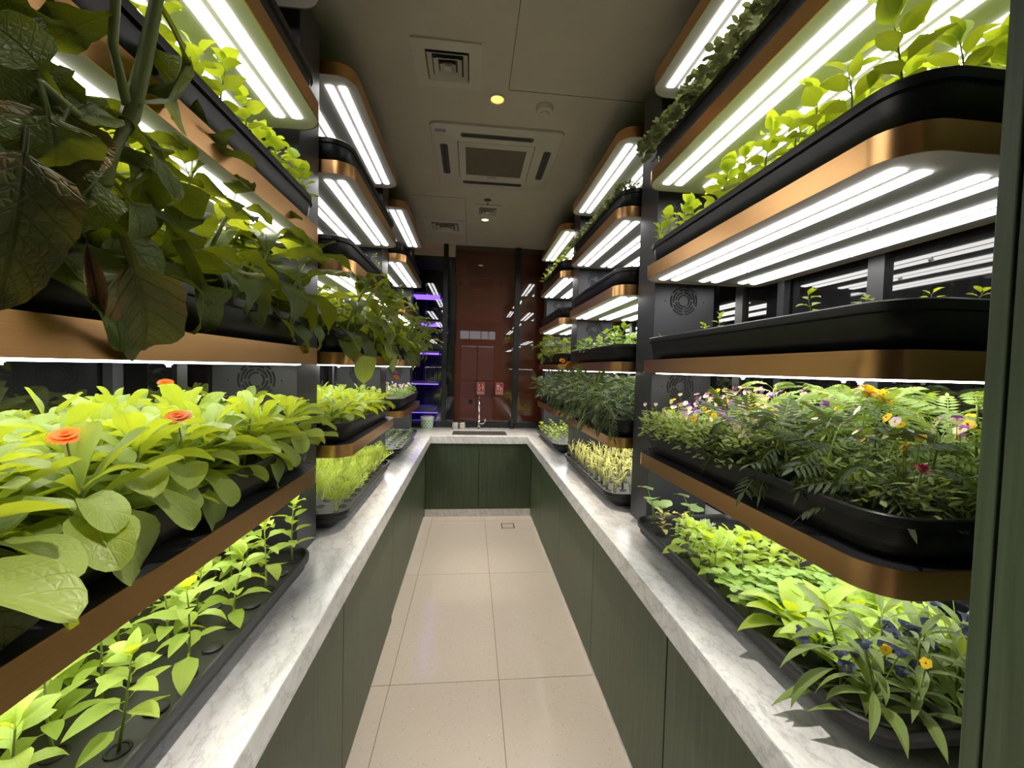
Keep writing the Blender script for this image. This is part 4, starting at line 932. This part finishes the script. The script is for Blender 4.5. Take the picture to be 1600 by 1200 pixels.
# ------------------------------------------------------------------ ceiling fittings
def diffuser(label, x0, x1, y0, y1, n=3):
    cx, cy = (x0+x1)/2, (y0+y1)/2; hx, hy = (x1-x0)/2, (y1-y0)/2
    d = thing('ceiling_vent', label, 'vent', (cx, cy, ZC))
    b = MB(); sq = lambda fx, z: [(-hx*fx, -hy*fx, z), (hx*fx, -hy*fx, z), (hx*fx, hy*fx, z), (-hx*fx, hy*fx, z)]
    b.loft([sq(1, -.001), sq(1, -.010), sq(.64, -.012), sq(.64, -.004)]); obj('frame', b.mesh('frame', M['vent']), d)
    obj('duct', MB().add(sq(.64, -.0015), [(0, 1, 2, 3)]).mesh('duct', M['ventdark']), d)
    for k in range(n):
        f = .60-.18*k; b = MB(); b.loft([sq(f, -.020-.004*k), sq(f-.015, -.022-.004*k), sq(max(.06, f-.12), -.004), sq(max(.05, f-.135), -.003)]); obj('louvre', b.mesh('louvre', M['vent']), d)
    b = MB(); b.loft([sq(.12, -.022), sq(.02, -.024)], True, False, True); obj('centre', b.mesh('centre', M['vent']), d)
diffuser('square ceiling vent nearest the viewer', -.33, .018, 2.08, 2.42)
diffuser('small square ceiling vent beside the far downlight', .0, .262, 4.065, 4.38)
diffuser('square ceiling vent in the far left corner', -.555, -.098, 4.54, 4.985, 4)
ac = thing('ceiling_air_conditioner', 'square four-way cassette air conditioner in the ceiling', 'air conditioner', (.145, 3.2, ZC))
obj('fascia', smooth_by_angle(MB().loft([rr(-.455, .455, -.445, .445, .05, -.001), rr(-.455, .455, -.445, .445, .05, -.016), rr(-.44, .44, -.43, .43, .045, -.026)], True, False, True).mesh('fascia', M['vent'])), ac)
obj('intake_panel', smooth_by_angle(MB().loft([rr(-.27, .27, -.27, .27, .01, -.0255), rr(-.27, .27, -.27, .27, .01, -.030)], True, False, True).mesh('intake_panel', M['vent'])), ac)
for x in (-.272, .272): obj('gap', box_mesh('gap', x-.002, x+.002, -.27, .27, -.0285, -.02, M['hole']), ac)
gr = obj('grille', box_mesh('grille', -.22, .22, -.205, .205, -.0315, -.028, M['grille']), ac)
for x in (-.11, 0, .11): obj('rib', box_mesh('rib', x-.004, x+.004, -.205, .205, -.0335, -.0316, M['grille']), gr)
for k in range(15): obj('slat', box_mesh('slat', -.218, .218, -.198+.0275*k, -.190+.0275*k, -.033, -.0316, M['grille']), gr)
for x0, x1, y0, y1 in ((-.25, .25, -.375, -.325), (-.25, .25, .325, .375), (-.40, -.345, -.22, .22), (.345, .40, -.22, .22)):
    so = obj('air_slot', smooth_by_angle(MB().loft([rr(x0, x1, y0, y1, .02, -.0255), rr(x0, x1, y0, y1, .02, -.0275)], True, False, True).mesh('air_slot', M['louver'])), ac)
    horizontal = x1-x0 > y1-y0
    obj('flap', box_mesh('flap', x0+.02, x1-.02, (y0+y1)/2-.004, (y0+y1)/2+.004, -.031, -.0276, M['ventdark']) if horizontal else box_mesh('flap', (x0+x1)/2-.004, (x0+x1)/2+.004, y0+.02, y1-.02, -.031, -.0276, M['ventdark']), ac)
obj('maker_mark', box_mesh('maker_mark', -.05, .03, .228, .236, -.0305, -.0299, M['louver']), ac)
o = obj('badge', box_mesh('badge', -.42, -.35, -.40, -.37, -.0275, -.0258, M['steel']), ac)
sm = thing('smoke_detector', 'round white smoke detector on the ceiling', 'smoke detector', (.412, 2.53, ZC))
obj('base', smooth_by_angle(MB().lathe([(.035, -.034), (.05, -.028), (.052, -.012), (.056, -.010), (.056, 0)], 24).mesh('base', M['vent'])), sm)
obj('sensor', smooth_by_angle(MB().lathe([(.012, -.044), (.026, -.042), (.028, -.033)], 18).mesh('sensor', M['vent'])), sm)
sp = thing('fire_sprinkler', 'small chrome ceiling sprinkler above the far vent', 'sprinkler', (.121, 3.96, ZC))
obj('plate', smooth_by_angle(MB().lathe([(.030, -.004), (.036, 0)], 20).mesh('plate', M['louver'])), sp)
obj('head', smooth_by_angle(MB().lathe([(.012, -.04), (.012, -.037), (.004, -.036), (.006, -.004)], 14).mesh('head', M['steel'])), sp)
def downlight(label, x, y, glow, col, power):
    d = thing('downlight', label, 'ceiling light', (x, y, ZC))
    obj('bezel', smooth_by_angle(MB().loft([[(r_*math.cos(2*PI*k/24), r_*math.sin(2*PI*k/24), z) for k in range(24)] for r_, z in ((.052, 0), (.052, -.005), (.040, -.007), (.037, -.002))]).mesh('bezel', M['vent'])), d)
    obj('lamp', MB().lathe([(.037, -.0025), (.030, -.006)], 20).mesh('lamp', glow), d)
    ld = bpy.data.lights.new('downlight_beam', 'SPOT'); ld.energy = power; ld.color = col; ld.spot_size = math.radians(54); ld.spot_blend = .8; ld.shadow_soft_size = .035
    lo = bpy.data.objects.new('beam', ld); COL.objects.link(lo); lo.parent = d; lo.location = (0, 0, -.012)
WARM = (1.0, .86, .70)
downlight('orange glowing downlight between the near vent and smoke detector', .12, 2.49, M['warm'], WARM, DOWN_W)
downlight('yellow glowing downlight next to the far small vent', .114, 4.476, M['warm2'], WARM, DOWN_W)
downlight('downlight above the viewer', .12, .50, M['warm'], (1.0, .93, .86), DOWN_W)
downlight('added downlight behind the viewer, brightening floor and ceiling', .12, -1.5, M['warm'], (1.0, .93, .86), DOWN_W)  # added lamp out of view, lifts the floor light and ceiling bounce
